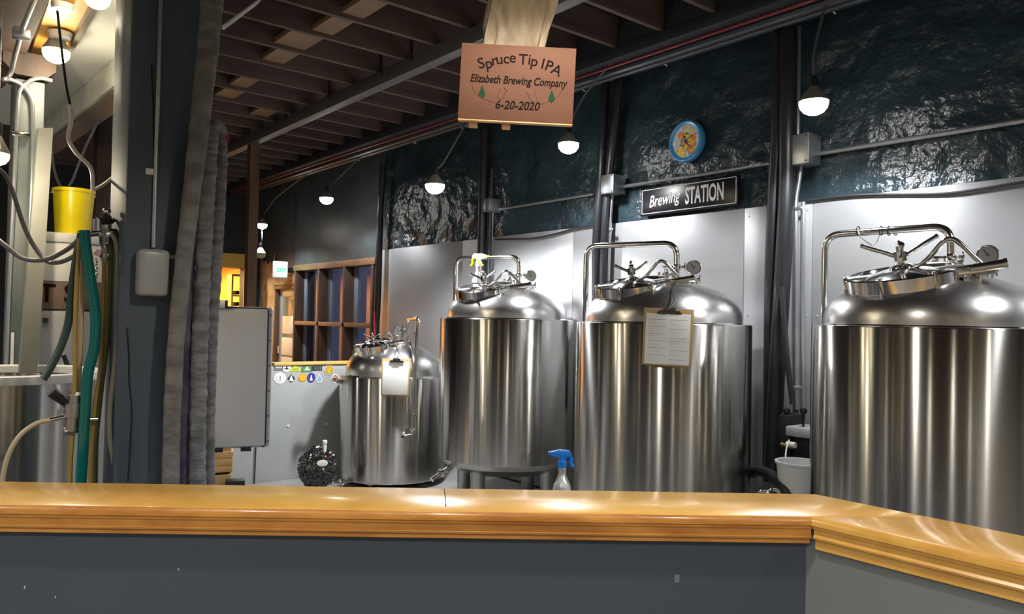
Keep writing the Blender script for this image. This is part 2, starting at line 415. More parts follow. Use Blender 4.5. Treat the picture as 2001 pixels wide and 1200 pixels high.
# second beam against the wall, and the pipes along it
bm = B(); box(bm, (bx0, 4.28, 3.66), (3.6, 4.55, 3.749), .006); box(bm, (bx0, 4.30, 3.749), (3.6, 4.34, 3.97))
build('wall_beam', bm, 'conduit_dark', label='dark flat beam carrying the joist ends close to the back wall', cat='beam')
def pipe(name, pts, r, m, label, cat='pipe', group=None, n=10, sm=False, fr=0):
    P = smooth_pts(pts) if sm else (fillet(pts, fr) if fr else pts)
    bm = B(); tube(bm, P, r, n); return build(name, bm, m, label=label, cat=cat, group=group)
pipe('conduit_pipe', [(bx0, 4.40, 3.615), (3.5, 4.40, 3.615)], .032, 'conduit_dark', 'upper of the thick dark pipes running along the beam by the back wall')
pipe('conduit_pipe', [(bx0, 4.50, 3.62), (3.5, 4.50, 3.62)], .026, 'conduit_dark', 'thinner dark pipe running beside the thick one along the wall beam')
zr_ = PY(1240, 115, 4.25).z
pipe('red_pipe', [(-12.4, 4.25, zr_-.01), (-9, 4.25, zr_+.005), (-6, 4.25, zr_-.004), (3.5, 4.25, zr_)], .013, 'red_pipe', 'thin red water pipe running along the front of the dark wall beam')
wp = thing('wall_pipe', 'dark pipe held by white hooks along the top of the blue wall', 'pipe', (-6, 4.86, 3.7))
a, b = PY(640, 328, 4.86), PY(1640, 12, 4.86)
dz = (b.z-a.z)/(b.x-a.x)
f_ = lambda x: a.z+dz*(x-a.x)
bm = B(); tube(bm, [(-12.3, 4.86, f_(-12.3)), (3.5, 4.86, f_(3.5))], .028, 12); build('pipe', bm, 'conduit_dark', wp)
bm = B(); tube(bm, [(-12.3, 4.93, f_(-12.3)+.07), (3.5, 4.93, f_(3.5)+.07)], .03, 12); build('upper_pipe', bm, 'black_pipe', wp)
for px_, py_ in ((702, 325), (812, 288), (905, 258), (915, 243), (1143, 175), (1303, 110), (1632, 10)):
    p = PY(px_, py_, 4.86); bm = B()
    z = f_(p.x); tube(bm, [(p.x, 4.86+.040*cos(t), z+.040*sin(t)) for t in [radians(q) for q in range(60, 290, 20)]] , .006, 6)
    build('hook', bm, 'white_cable', wp)

# ------------------------------------------------------------------ lamps
LAMPS = []
def lamp(loc, label, warm=False, on=True, r=.075, cord=None, power=1.0, cordmat='grey_cable', group=None, globe=False):
    loc = Vector(loc); t = thing('pendant_lamp', label, 'lamp', loc, 0, group)
    T = Matrix.Translation(loc)
    bm = B(); lathe(bm, [(0, -.8*r), (r*.35, -.76*r), (r*.7, -.58*r), (r*.93, -.28*r), (r, 0), (r*.99, .02), (0, .02)], T, 28)
    build('bulb', bm, ('lamp_glow_warm' if warm else 'lamp_glow') if on else 'lamp_off', t)
    bm = B(); lathe(bm, [(r*1.01, .012), (r*.98, .025), (r*.55, .075), (r*.34, .10), (0, .10)], T, 28); build('reflector', bm, 'lamp_housing' if on else 'lamp_off', t)
    bm = B(); lathe(bm, [(.022, .10), (.024, .15), (.015, .17), (0, .17)], T, 16); build('socket', bm, 'black_rubber', t)
    if cord:
        bm = B(); tube(bm, smooth_pts([loc+Vector((0, 0, .16))]+[Vector(c) for c in cord], 5), .009, 8); build('cord', bm, cordmat, t)
    if on:
        col = ((1, .86, .62) if globe else (1, .94, .86)) if warm else (.97, .98, 1)
        if globe: glow('lamp_light', loc+Vector((0, 0, -r-.03)), LAMP_W*power, col, .03)
        else: spot('lamp_light', loc+Vector((0, 0, -.8*r-.02)), LAMP_W*power, col, 152, r*.8)
    return t
LY = 4.3
def L1(px_, py_): return PY(px_, py_, LY)
p = L1(1590, 203); lamp(p, 'bright white pendant lamp by the thick black pipes, nearest of those along the wall', cord=[(p.x, p.y, 3.3), (p.x+.02, p.y+.1, 3.63)], r=.085, power=1.3)
p = L1(1111, 284); lamp(p, 'bright white pendant lamp below the right corner of the hanging wooden sign', cord=[PY(1148, 178, LY+.05), PY(1240, 75, LY+.05)], r=.085, power=1.3)
p = PY(850, 364, 3.75); lamp(p, 'pendant lamp left of the hanging sign, its glass reflector showing', cord=[PY(866, 318, 3.8), PY(912, 240, 4.0), PY(935, 222, 4.2), Vector((PY(935, 222, 4.2).x, 4.29, 3.68))], r=.085, warm=False, power=5.0)
p = L1(638, 389); lamp(p, 'round pendant lamp glowing above the brown shelved window', cord=[PY(652, 357, LY+.05), PY(740, 270, LY+.2)], r=.085, power=1.0)
p = L1(512, 440); lamp(p, 'small far pendant lamp shining beside the brown wooden post', cord=[PY(516, 418, LY+.03), PY(545, 382, LY+.1), PY(625, 322, LY+.2)], r=.075, power=.9)
p = PY(509, 497, LY); lamp(p, 'unlit pendant lamp hanging below the small far lit one', on=False, r=.075, cord=[PY(512, 470, LY), PY(512, 446, LY)])
lamp((-.3, 4.2, 3.0), 'white pendant lamp by the wall past the right edge of the picture', r=.085, power=1.6, cord=[(-.3, 4.2, 3.7)])
p = PD(110, 104, 4.1); lamp(p, 'warm pendant lamp with a bright flat glass near the upper left corner', warm=True, r=.066, cord=[p+Vector((0, 0, .2)), p+Vector((0, 0, .26))], power=.14, globe=True)
p = PD(190, -2, 3.5); lamp(p, 'warm lamp cut by the top edge left of the slate post', warm=True, r=.055, power=.06, globe=True, cord=[p+Vector((0, 0, .25))])
p = PD(-8, 305, 3.6); lamp(p, 'warm lamp half outside the left edge beside the green-grey post', warm=True, r=.055, power=.28, globe=True, cord=[p+Vector((0, 0, .7))])
behind = [(-1.2, 1.2, 2.9), (.2, -.6, 2.9), (-1.9, -2.9, 2.8), (-4.8, -2.8, 2.8), (3.0, .9, 2.9), (-3.4, -1.6, 2.9), (-.8, -1.4, 2.8), (1.4, .6, 2.9), (2.2, 2.8, 2.9), (-6.0, -1.4, 2.9), (-3.2, -3.9, 2.7), (1.2, -3.6, 2.7), (-8.6, -.6, 2.9)]
for q in behind:
    lamp(q, 'warm pendant lamp hanging over the seating side, seen only mirrored in the steel', warm=True, r=.07, power=.95, globe=False, cord=[(q[0], q[1], 3.7)], group='lamps mirrored in the tanks')
# light of the back room
spot('lamp_light', (EX-1.3, 3.6, 2.7), 120, (1, .66, .28), 170, .1)

# ------------------------------------------------------------------ the bar
ZT = 1.07
A0 = Vector((-2.677, .272)); A1 = Vector((-1.177, 2.168)); U = (A1-A0).normalized(); NN = Vector((-U.y, U.x))
A00 = A0-U*1.6; W_ = .298
def line_y(p, d, y): return p+d*((y-p.y)/d.y)
YR0, YR1 = 2.150, 2.440
C_near = line_y(A0, U, YR0); C_far = line_y(A0+NN*W_, U, YR1); J_far = Vector((-.989, YR1))
ang = atan2(U.y, U.x)
bar = thing('bar_counter', 'long slate-grey bar with a glossy honey pine top crossing the picture', 'bar', (A0.x, A0.y, 0), ang)
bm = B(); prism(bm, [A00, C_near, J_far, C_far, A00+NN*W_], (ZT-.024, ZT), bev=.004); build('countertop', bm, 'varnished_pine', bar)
def moulding(p0, p1, nrm, parent, m, h=.083, x1cut=0):
    prof = [(-.012, -.001), (.004, -.001), (.010, -.010), (.010, -.024), (.002, -.028), (.002, -.034), (-.004, -.040), (-.006, -.052), (0, -.060), (-.002, -.066), (-.014, -.070), (-.014, -h), (-.04, -h), (-.04, -.03)]
    bm = B(); n = len(prof); a = []; b = []
    for d, z in prof:
        q = p0+nrm*d; a.append(bm.verts.new((q.x, q.y, ZT+z-.0015))); q = p1+nrm*d; b.append(bm.verts.new((q.x, q.y, ZT+z-.0015)))
    fs = [bm.faces.new((a[i], a[(i+1) % n], b[(i+1) % n], b[i])) for i in range(n)]; fs.append(bm.faces.new(a)); fs.append(bm.faces.new(b[::-1]))
    bmesh.ops.recalc_face_normals(bm, faces=fs); return build('edge_moulding', bm, m, parent)
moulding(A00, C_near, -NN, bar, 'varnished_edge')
bm = B(); q0 = A00+NN*.045; q1 = line_y(q0, U, YR0+.06)
prism(bm, [q0, q1, q1+NN*.05, q0+NN*.05], (0, ZT-.03)); build('front_panel', bm, 'bar_panel', bar, smooth=False)
bm = B(); q0 = A00+NN*.24; q1 = C_far-U*.1-NN*.06
prism(bm, [q0, q1, q1+NN*.03, q0+NN*.03], (0, ZT-.03)); build('back_panel', bm, 'bar_panel', bar, smooth=False)
# joint line in the top and paint chips on the front
def bar_hit(x, y, off): # point on vertical plane parallel to the bar front
    d = ray(x, y); nn = Vector((NN.x, NN.y, 0)); o = Vector((A0.x, A0.y, 0))+nn*off
    return EYE+d*((o-EYE).dot(nn)/d.dot(nn))
bm = B(); j0 = PZ(868, 956, ZT); j1 = PZ(871, 990, ZT)
tube(bm, [j0+Vector((0, 0, .0)), (j0+j1)/2+Vector((.002, 0, 0)), j1], .0016, 6); build('joint_line', bm, 'seam_dark', bar)
for x, y, s in ((108, 1167, .004), (349, 1113, .004), (1323, 1131, .012), (48, 1148, .005)):
    p = bar_hit(x, y, .0445); T = facing(p, ang-pi/2); bm = B(); box(bm, (-s*.35 if s < .01 else -s*.6, -s, -.001), (s*.35 if s < .01 else s*.6, s, .0006), .0004, T); build('paint_chip', bm, 'chip_white' if s < .01 else 'bar_panel_light', bar)
bar2 = thing('bar_counter', 'short pale-fronted bar return with honey pine top at lower right', 'bar', (C_near.x, YR0, 0))
bm = B(); prism(bm, [C_near+Vector((.003, 0)), Vector((1.8, YR0)), Vector((1.8, YR1)), J_far+Vector((.003, 0))], (ZT-.024, ZT+.0006), bev=.004); build('countertop', bm, 'varnished_pine', bar2)
moulding(Vector((C_near.x+.004, YR0)), Vector((1.8, YR0)), Vector((0, -1)), bar2, 'varnished_pine', .098)
bm = B(); qc = line_y(A00+NN*.045, U, YR0+.03); prism(bm, [Vector((qc.x-.0005, YR0+.030)), Vector((1.8, YR0+.030)), Vector((1.8, YR0+.08)), Vector((qc.x+.035, YR0+.08))], (0, ZT-.03)); build('front_panel', bm, 'bar_panel_light', bar2, smooth=False)
# low steel work table hidden mostly behind the bar, it carries the spray bottle
sp = PD(1098, 955, 3.30); tz = sp.z-.10
wt = thing('work_table', 'low steel work table behind the bar under the blue spray bottle', 'table', (sp.x, sp.y, 0), ang)
Tt = Matrix.Translation((sp.x, sp.y, 0)) @ Matrix.Rotation(ang, 4, 'Z')
bm = B(); box(bm, (-.5, -.2, tz-.03), (.45, .2, tz), .004, Tt); build('table_top', bm, 'steel_dull', wt)
for sx in (-.46, .41):
    for sy in (-.17, .17): bm = B(); cyl(bm, Tt @ Vector((sx, sy, 0)), Tt @ Vector((sx, sy, tz-.03)), .018); build('leg', bm, 'steel_dull', wt)

# ------------------------------------------------------------------ tanks
def tri_clamp(bm, T, r=.04):
    lathe(bm, [(0, -.018), (r*.7, -.018), (r*.75, -.008), (r, -.006), (r, .006), (r*.75, .008), (r*.7, .018), (0, .018)], T, 20)
    box(bm, (r*.9, -.012, -.010), (r*1.6, .012, .010), .004, T); cyl(bm, T @ Vector((r*1.4, 0, -.03)), T @ Vector((r*1.4, 0, .03)), .006, n=8)
def tank(cx, cy, R, zb, zr, dh, label, mr=.25, mpos=(-.20, -.17), arch=.57, archx=(-.57, .09), gx=.20, small=False, tilt=(-.12, -.20), lift=0, hl=.10):
    brg = atan2(cy, cx)-pi/2                       # local +y points away from the bar
    t = thing('brewing_tank', label, 'tank', (cx, cy, 0), brg)
    T0 = Matrix.Translation((cx, cy, 0)) @ Matrix.Rotation(brg, 4, 'Z')
    V = lambda x, y, z: T0 @ Vector((x, y, z))
    Rd = R*.895; dq = min(1, zb/.42)
    bm = B(); lathe(bm, [(R-.03, zb+.012), (R-.006, zb), (R, zb+.01), (R, zr-.008), (R-.004, zr), (R-.02, zr+.003), (Rd+.004, zr-.002)], T0, 128); build('jacket', bm, 'steel', t, ang=30)
    bm = B(); lathe(bm, [(R*.985, zb+.03), (R*.93, zb-.04*dq), (R*.7, zb-.11*dq), (R*.3, zb-.16*dq), (0, zb-.17*dq)], T0, 64); build('bottom_dish', bm, 'steel_dull', t)
    prof = [(Rd, zr-.02), (Rd, zr+.03)]; K = 22
    for k in range(1, K+1):
        s = k/K; r_ = Rd*cos(s*pi/2)**.86; prof.append((max(r_, 0), zr+.03+(dh-.03)*sin(s*pi/2)**.95))
    domez = lambda r_: (lambda s: zr+.03+(dh-.03)*sin(s)**.95)(math.acos(min(1, (r_/Rd))**(1/.86)))
    bm = B(); lathe(bm, prof, T0, 96); build('dome', bm, 'steel_dome', t, ang=50)
    bm = B(); lathe(bm, [(Rd-.004, zr+.0), (Rd+.006, zr+.002), (Rd+.003, zr+.010), (Rd-.004, zr+.012)], T0, 96, close=True); build('weld_ring', bm, 'steel_polished', t)
    for k in range(4):
        a = pi/4+k*pi/2+.25; bm = B(); cyl(bm, V(cos(a)*R*.72, sin(a)*R*.72, zb+.02), V(cos(a)*R*.72, sin(a)*R*.72, .03), .06, n=24); o = build('leg', bm, 'steel_dull', t)
        bm = B(); lathe(bm, [(0, 0), (.07, 0), (.07, .012), (.025, .02), (.025, .05), (0, .05)], T0 @ Matrix.Translation((cos(a)*R*.72, sin(a)*R*.72, 0)), 20); build('foot', bm, 'steel_polished', o)
    # outlet valve low at the left front
    bm = B(); a = radians(215)
    p0 = V(cos(a)*R*.85, sin(a)*R*.85, zb-.02); p1 = V(cos(a)*(R+.14), sin(a)*(R+.14), max(.05, zb-.14))
    cyl(bm, p0, p1, .022); tri_clamp(bm, Matrix.Translation((p0*.4+p1*.6)) @ frame_from(p1-p0), .038); build('outlet_valve', bm, 'steel_polished', t)
    # manway
    mx, my = mpos; mz = domez(sqrt(mx*mx+my*my))
    ax = Vector((tilt[0], tilt[1], 1)).normalized()
    TM = T0 @ Matrix.Translation((mx, my, mz-.018+lift)) @ frame_from(ax, Vector((0, 1, 0))) 
    # frame_from gives x = up x z; make local x run to the right
    Rm = frame_from(ax, Vector((0, 1, 0)))
    TM = T0 @ Matrix.Translation((mx, my, mz-.018+lift)) @ Rm
    if Rm.col[0].x < 0: TM = TM @ Matrix.Rotation(pi, 4, 'Z')
    Q = lambda x, y, z: TM @ Vector((x, y, z))
    k = mr/.25
    bm = B(); lathe(bm, [(mr-.03, -.11*k), (mr-.012, -.10*k), (mr-.012, -.035*k), (mr+.004, -.03*k), (mr+.004, .028*k), (mr-.004, .034*k), (mr-.010, .03*k), (mr-.012, -.02*k)], TM, 64); man = build('manway_collar', bm, 'steel_polished', t)
    bm = B(); lathe(bm, [(mr-.014, -.02*k), (mr-.016, .018*k), (mr-.03, .014*k), (mr-.05, .004), (mr*.6, .030*k), (mr*.3, .048*k), (0, .055*k)], TM, 64); lid = build('lid', bm, 'steel_polished', t)
    bm = B(); box(bm, (-mr*.95, -.022*k, .02*k), (mr*1.0, .022*k, .034*k), .003, TM); build('lid_strap', bm, 'steel_dull', lid)
    bm = B(); cyl(bm, Q(0, 0, .03*k), Q(0, 0, .155*k), .016*k); cyl(bm, Q(0, 0, .085*k), Q(0, 0, .13*k), .028*k, n=8); lathe(bm, [(0, 0), (.05*k, 0), (.055*k, .012*k), (.02*k, .03*k), (0, .03*k)], TM @ Matrix.Translation((0, 0, .045*k)), 24)
    lathe(bm, [(0, .155*k), (.012*k, .163*k), (.014*k, .172*k), (0, .182*k)], TM, 12); hw = build('screw_post', bm, 'steel_polished', t)
    for a in (radians(12), radians(170), radians(275)):
        bm = B(); p0 = Q(.02*k*cos(a), .02*k*sin(a), .108*k); p1 = Q(hl*k*cos(a), hl*k*sin(a), (.115+hl*.36)*k); cyl(bm, p0, p1, .010*k, n=12); lathe(bm, [(0, -.006), (.012*k, 0), (.012*k, .012), (0, .018)], Matrix.Translation(p1) @ frame_from(p1-p0), 12); build('handle', bm, 'steel_polished', hw)
    bm = B(); tube(bm, fillet([Q(.03*k, -.03, .045*k), Q(.10*k, -.045, .07*k), Q(.205*k, -.06, .185*k), Q(.33*k, -.085, .01*k)], .06*k), .0105*k+.001, 12); build('lid_arm', bm, 'steel_polished', t)
    bm = B(); cyl(bm, Q(.22*k, -.10*k, .02*k), Q(.39*k, -.115*k, .03*k), .021*k, n=20); cyl(bm, Q(.39*k, -.115*k, .03*k), Q(.405*k, -.116*k, .031*k), .024*k); box(bm, (.17*k, -.125*k, -.01*k), (.36*k, -.095*k, .035*k), .006, TM); box(bm, (.235*k, -.13*k, -.09*k), (.30*k, -.09*k, .0), .006, TM)
    build('hinge', bm, 'steel_polished', t)
    for a in (radians(195), radians(250), radians(300), radians(20)):
        bm = B(); box(bm, (mr-.01, -.008, -.045*k), (mr+.012, .008, .045*k), .002, TM @ Matrix.Rotation(a, 4, 'Z')); build('clamp_lug', bm, 'steel_polished', man)
    # pressure gauge
    gz = domez(abs(gx))
    bm = B(); cyl(bm, V(gx, .02, gz-.02), V(gx, .02, gz+.075), .014); tri_clamp(bm, T0 @ Matrix.Translation((gx, .02, gz+.035)), .034)
    for dx in (-.028, .028): cyl(bm, V(gx+dx, .02, gz-.01), V(gx+dx, .02, gz+.03), .008, n=8)
    g = build('pressure_gauge', bm, 'steel_polished', t)
    TG = T0 @ Matrix.Translation((gx+.005, -.005, gz+.115)) @ Matrix.Rotation(pi/2, 4, 'X')
    bm = B(); lathe(bm, [(0, -.02), (.05, -.02), (.052, .012), (.048, .016), (.044, .010), (0, .010)], TG, 32); build('gauge_case', bm, 'steel_polished', g)
    bm = B(); lathe(bm, [(.043, .0105), (.043, .012), (0, .012)], TG, 32); build('gauge_dial', bm, 'steel_dull', g)
    bm = B(); box(bm, (-.003, -.008, .012), (.003, .034, .0145), .0008, TG @ Matrix.Rotation(radians(35), 4, 'Z')); cyl(bm, TG @ Vector((0, 0, .012)), TG @ Vector((0, 0, .016)), .006, n=10); build('gauge_needle', bm, 'black_rubber', g)
    if arch:
        x0, x1 = archx; za = zr+arch
        yb_ = sqrt(max(0, (R+.045)**2-x0*x0))
        bm = B(); tube(bm, fillet([V(x0, yb_, zr-.5), V(x0, yb_, za), V(x1, .06, za+.0), V(x1, .06, domez(.1)-.02)], .10, 8), .021, 16); pp = build('spray_pipe', bm, 'steel_polished', t)
        bm = B(); tri_clamp(bm, T0 @ Matrix.Translation((x1, .06, zr+arch-.17)), .04); cyl(bm, V(x1, .06, domez(.1)-.02), V(x1, .06, domez(.1)+.05), .030); cyl(bm, V(x1-.10, .06, zr+arch-.17), V(x1-.04, .06, zr+arch-.17), .008, n=8); build('pipe_clamp', bm, 'steel_polished', pp)
        bm = B(); cyl(bm, V(.02, .12, zr+dh-.03), V(.02, .12, zr+dh+.10), .014); cyl(bm, V(-.03, .14, zr+dh-.03), V(-.03, .14, zr+dh+.08), .010); tri_clamp(bm, T0 @ Matrix.Translation((.02, .12, zr+dh+.06)), .03); build('relief_valve', bm, 'steel_polished', t)
    return t, T0, TM, domez
def solve(xl, xr, y, R):
    a, b = ray(xl, y), ray(xr, y); A = atan2(a.y, a.x); Bb = atan2(b.y, b.x); h = (A-Bb)/2; d = R/sin(h); m = (A+Bb)/2; return d*cos(m), d*sin(m)
t4 = tank(*solve(1585, 2090, 645, .6), .6, .42, 1.64, .29, 'largest steel brewing tank cut by the right edge, blank gauge beside its lid', mr=.28, mpos=(-.13, -.20), arch=.55, gx=.25, hl=.155)
t3 = tank(*solve(1126, 1471, 634, .6), .6, .42, 1.63, .29, 'steel brewing tank with a paper-covered clipboard hanging, right of the spray bottle')
t2 = tank(*solve(860, 1122, 626, .6), .6, .42, 1.64, .29, 'steel brewing tank with a yellow-topped spray bottle hooked on its pipe', archx=(-.50, .10))
t1 = tank(*solve(664, 872, 733, .53), .53, .06, 1.055, .33, 'shortest steel brewing tank, leftmost, with a pipe running down its front', mr=.18, mpos=(-.20, -.18), arch=0, gx=.035, tilt=(-.14, -.20), lift=.035)
# front pipe of the short tank
T = t1[1]; rt = t1[0]
def LP(T, x, y, yoff):   # point on the plane local y = yoff of a tank seen at a pixel
    Ti = T.inverted(); e = Ti @ EYE; d = (Ti.to_3x3() @ ray(x, y)); return T @ (e+d*((yoff-e.y)/d.y))
bm = B(); tube(bm, fillet([LP(T, 795, 690, -.20), LP(T, 797, 624, -.25), LP(T, 818, 622, -.57), LP(T, 812, 720, -.575), LP(T, 806, 845, -.575)], .05), .019, 14); fp = build('spray_pipe', bm, 'steel_polished', rt)
bm = B()
for x, y in ((809, 805), (805, 839)): tri_clamp(bm, Matrix.Translation(LP(T, x, y, -.575)), .036)
cyl(bm, LP(T, 806, 849, -.60), LP(T, 790, 852, -.62), .010); build('pipe_clamp', bm, 'steel_polished', fp)
bm = B(); cyl(bm, LP(T, 790, 852, -.62), LP(T, 784, 853, -.62), .014, n=12); build('valve_knob', bm, 'black_rubber', fp)
bm = B(); tube(bm, smooth_pts([LP(T, 800, 665, -.20), LP(T, 806, 690, -.45), LP(T, 808, 715, -.54), LP(T, 808, 740, -.55)]), .012, 10); build('hose', bm, 'steel_dull', rt)
bm = B()
for x, y in ((788, 645), (813, 650), (776, 668)):
    c = LP(T, x, y, -.1); cyl(bm, c-Vector((0, 0, .06)), c+Vector((0, 0, .05)), .012); tri_clamp(bm, Matrix.Translation(c), .03)
build('relief_valve', bm, 'steel_polished', rt)
# side port low on the short tank
bm = B(); c = T @ Vector((-.50, -.15, .99)); cyl(bm, c, T @ Vector((-.56, -.22, 1.02)), .02); tri_clamp(bm, Matrix.Translation(T @ Vector((-.56, -.22, 1.02))), .035); build('side_port', bm, 'steel_polished', rt)
# hoses and clips
T = t4[1]
wire = thing('wire_hanger', 'thin bent wire hooked over the pipe of the rightmost tank', 'wire', LP(T, 1700, 447, .2))
bm = B(); W = lambda x, y: LP(T, x, y, .17)
tube(bm, [W(1677, 452), W(1679, 462), W(1705, 481), W(1713, 474), W(1722, 450)], .003, 6); build('wire', bm, 'steel_dull', wire)
for x in (1677, 1722, 1737, 1750):
    c = W(x, 451); bm = B(); tube(bm, [c+Vector((0, .024*cos(a), .026*sin(a))) for a in [2*pi*k/12 for k in range(12)]], .003, 6); build('wire_loop', bm, 'black_cable', wire)

def clipboard(c, w_, h_, label, lines, overs=None, cordto=None):
    T = facing(c, None, radians(-1.5)); t = thing('clipboard', label, 'clipboard', c)
    bm = B(); box(bm, (-w_/2, -h_/2, -.004), (w_/2, h_/2, 0), .0015, T); build('board', bm, 'clip_board', t)
    bm = B(); box(bm, (-w_*.455, -h_*.475, .0005), (w_*.44, h_*.41, .0035), .0005, T); pa = build('paper_sheets', bm, 'paper', t)
    if lines:
        bm = B()
        for i in range(6):
            y = h_*(.30-.125*i)
            for sx in (-1, 1):
                x0 = -w_*.40 if sx < 0 else w_*.03; yy = y-(0 if sx < 0 else .012*(i % 3))
                box(bm, (x0, yy, .0034), (x0+w_*.35, yy+.0022, .0042), 0, T)
                for k in range(3): box(bm, (x0, yy-.012-.011*k, .0034), (x0+w_*(.18+.05*((i+k) % 3)), yy-.0112-.011*k, .0040), 0, T)
        build('ruled_lines', bm, 'paper_line', pa)
    bm = B(); box(bm, (-w_*.24, h_*.40, .003), (w_*.26, h_*.44, .014), .004, T); box(bm, (-w_*.12, h_*.43, .003), (w_*.14, h_*.52, .022), .006, T); cyl(bm, T @ Vector((-w_*.2, h_*.45, .012)), T @ Vector((w_*.22, h_*.45, .012)), .006); build('clip', bm, 'steel_dark', t)
    if cordto:
        a = T @ Vector((0, h_*.5, .012)); bm = B(); q = Vector(cordto)
        tube(bm, smooth_pts([a, a*.7+q*.3+Vector((.012, .012, 0)), a*.35+q*.65-Vector((.006, .01, 0)), q]), .004, 6); tube(bm, [a+Vector((0, 0, .0)), a+(q-a)*.12+Vector((.03, .03, .02))], .004, 6); build('cord', bm, 'black_cable', t)
c3 = LP(t3[1], 1305, 659, -.635)
d3 = 4.75
clipboard(c3, .300, .352, 'tan clipboard with a printed record sheet hanging on the tank beside the tall pipes', True, cordto=LP(t3[1], 1321, 552, -.30))
c1 = LP(t1[1], 773, 737, -.60)
clipboard(c1, .265, .345, 'small clipboard with blank-looking white paper hanging on the shortest tank', False, cordto=LP(t1[1], 779, 668, -.32))

# ------------------------------------------------------------------ spray bottles
def spray_bottle(base, h, rotz, body_m, head_m, label, nozzle_m=None, labelled=False):
    T = Matrix.Translation(base) @ Matrix.Rotation(rotz, 4, 'Z') @ Matrix.Diagonal((h/.27, h/.27, h/.27, 1))
    t = thing('spray_bottle', label, 'bottle', base)
    bm = B(); lathe(bm, [(0, 0), (.036, 0), (.039, .006), (.039, .10), (.036, .115), (.020, .15), (.0145, .165), (.0165, .175), (.0165, .19), (.014, .20), (0, .20)], T, 28); bo = build('bottle', bm, body_m, t)
    if labelled:
        bm = B(); lathe(bm, [(.0396, .02), (.0400, .022), (.0400, .088), (.0396, .09)], T, 28); la = build('label_band', bm, 'black_rubber', bo)
        bm = B(); TL = facing(base+Vector((0, 0, 0)), None) @ Matrix.Translation((0, .058*h/.27, .041*h/.27)); add_text(bm, 'PRO', TL, size=.034*h/.27, ext=.001, offset=.001); build('lettering', bm, 'sign_white', la, smooth=False)
    bm = B(); lathe(bm, [(.018, .19), (.019, .215), (.013, .222), (.012, .235), (0, .235)], T, 20, 0)
    hd = build('screw_collar', bm, head_m, t)
    bm = B(); prism(bm, [(-.050, .243), (-.030, .236), (-.012, .232), (-.012, .215), (.014, .215), (.018, .235), (.040, .236), (.038, .25), (.030, .262), (-.015, .266), (-.050, .256)], (-.011, .011), T @ Matrix.Rotation(pi/2, 4, 'X'), bev=.002); build('spray_head', bm, head_m, t)
    bm = B(); tube(bm, smooth_pts([T @ Vector((.030, 0, .238)), T @ Vector((.038, 0, .225)), T @ Vector((.036, 0, .208)), T @ Vector((.046, 0, .192))]), .0055, 8, flat=1.5); build('trigger', bm, nozzle_m or head_m, t)
    bm = B(); cyl(bm, T @ Vector((-.050, 0, .25)), T @ Vector((-.062, 0, .25)), .008); build('nozzle', bm, nozzle_m or head_m, t)
rr = atan2(RT.y, RT.x)
h_ = .275; sp0 = Vector((sp.x, sp.y, tz))
spray_bottle(sp0, PD(1098, 877, 3.30).z-tz+.0, rr, 'bottle_plastic', 'spray_blue', 'clear spray bottle with a blue trigger head standing behind the bar')
q = LP(t2[1], 934, 583, -.02); spray_bottle(q, LP(t2[1], 934, 494, -.02).z-q.z, rr+pi, 'glass_clear', 'white_plastic', 'spray bottle with white and yellow head and black label on top of tank', 'yellow_plastic', True)
q = LP(t2[1], 940, 512, -.02)
bm = B(); tube(bm, [LP(t2[1], 930, 505, -.05), LP(t2[1], 936, 512, -.05), LP(t2[1], 944, 519, -.05)], .014, 8, flat=.6); build('yellow_clip', bm, 'lime', label='yellow-green clip on the pipe behind the spray bottle head', cat='clip')

# ------------------------------------------------------------------ hanging wooden sign and slab
SD = 2.3
cS = (PD(902, 83, SD)+PD(1119, 243, SD))/2
TS = facing(cS, None, radians(-1.9)); sw = (PD(902, 83, SD)-PD(1126, 96, SD)).length; sh = (PD(902, 83, SD)-PD(897, 232, SD)).length
sg = thing('wooden_sign', 'square-cornered wooden beer sign with burned lettering hanging from the ceiling slab', 'sign', cS)
bm = B(); box(bm, (-sw/2, -sh/2, -.02), (sw/2, sh/2, 0), .0015, TS); build('board', bm, 'sign_wood', sg)
bm = B(); box(bm, (-sw/2, -sh/2-.004, -.0205), (sw/2, -sh/2+.0, .0), .001, TS); build('bottom_edge', bm, 'sign_edge', sg)
for x in (-sw*.37, -sw*.08): bm = B(); box(bm, (x-.013, -sh/2-.013, -.06), (x+.013, -sh/2-.004, -.018), .002, TS); build('mounting_block', bm, 'sign_edge', sg)
def s2(px_, py_):   # picture point to board coordinates
    d = ray(px_, py_); n = TS.col[2].xyz; p = EYE+d*((cS-EYE).dot(n)/d.dot(n)); return TS.inverted() @ p
bm = B()
arcs = [('S', 943, 128, 17), ('p', 957, 128, 12), ('r', 967, 122, 10), ('u', 977, 120, 8), ('c', 990, 119, 4), ('e', 1002, 117, 1), ('T', 1022, 121, -1), ('i', 1034, 121, -4), ('p', 1043, 124, -8), ('I', 1059, 129, -12), ('P', 1070, 133, -18), ('A', 1084, 141, -24)]
for ch, x, y, r_ in arcs:
    q = s2(x, y); add_text(bm, ch, TS @ Matrix.Translation((q.x, q.y-.008, 0)) @ Matrix.Rotation(radians(r_+1), 4, 'Z'), size=.046, ext=.0006, offset=.0004)
build('curved_lettering', bm, 'ink', sg, smooth=False)
bm = B(); q = s2(1012, 165); add_text(bm, 'Elizabeth Brewing Company', TS @ Matrix.Translation((q.x, q.y, 0)) @ Matrix.Rotation(radians(-.5), 4, 'Z'), size=.034, ext=.0006, offset=.0007, shear=.25, sx=.755)
build('brewery_lettering', bm, 'ink', sg, smooth=False)
bm = B(); q = s2(1010, 214); add_text(bm, '6-20-2020', TS @ Matrix.Translation((q.x, q.y, 0)) @ Matrix.Rotation(radians(0), 4, 'Z'), size=.036, ext=.0006, offset=.0006, shear=.2, sx=.9)
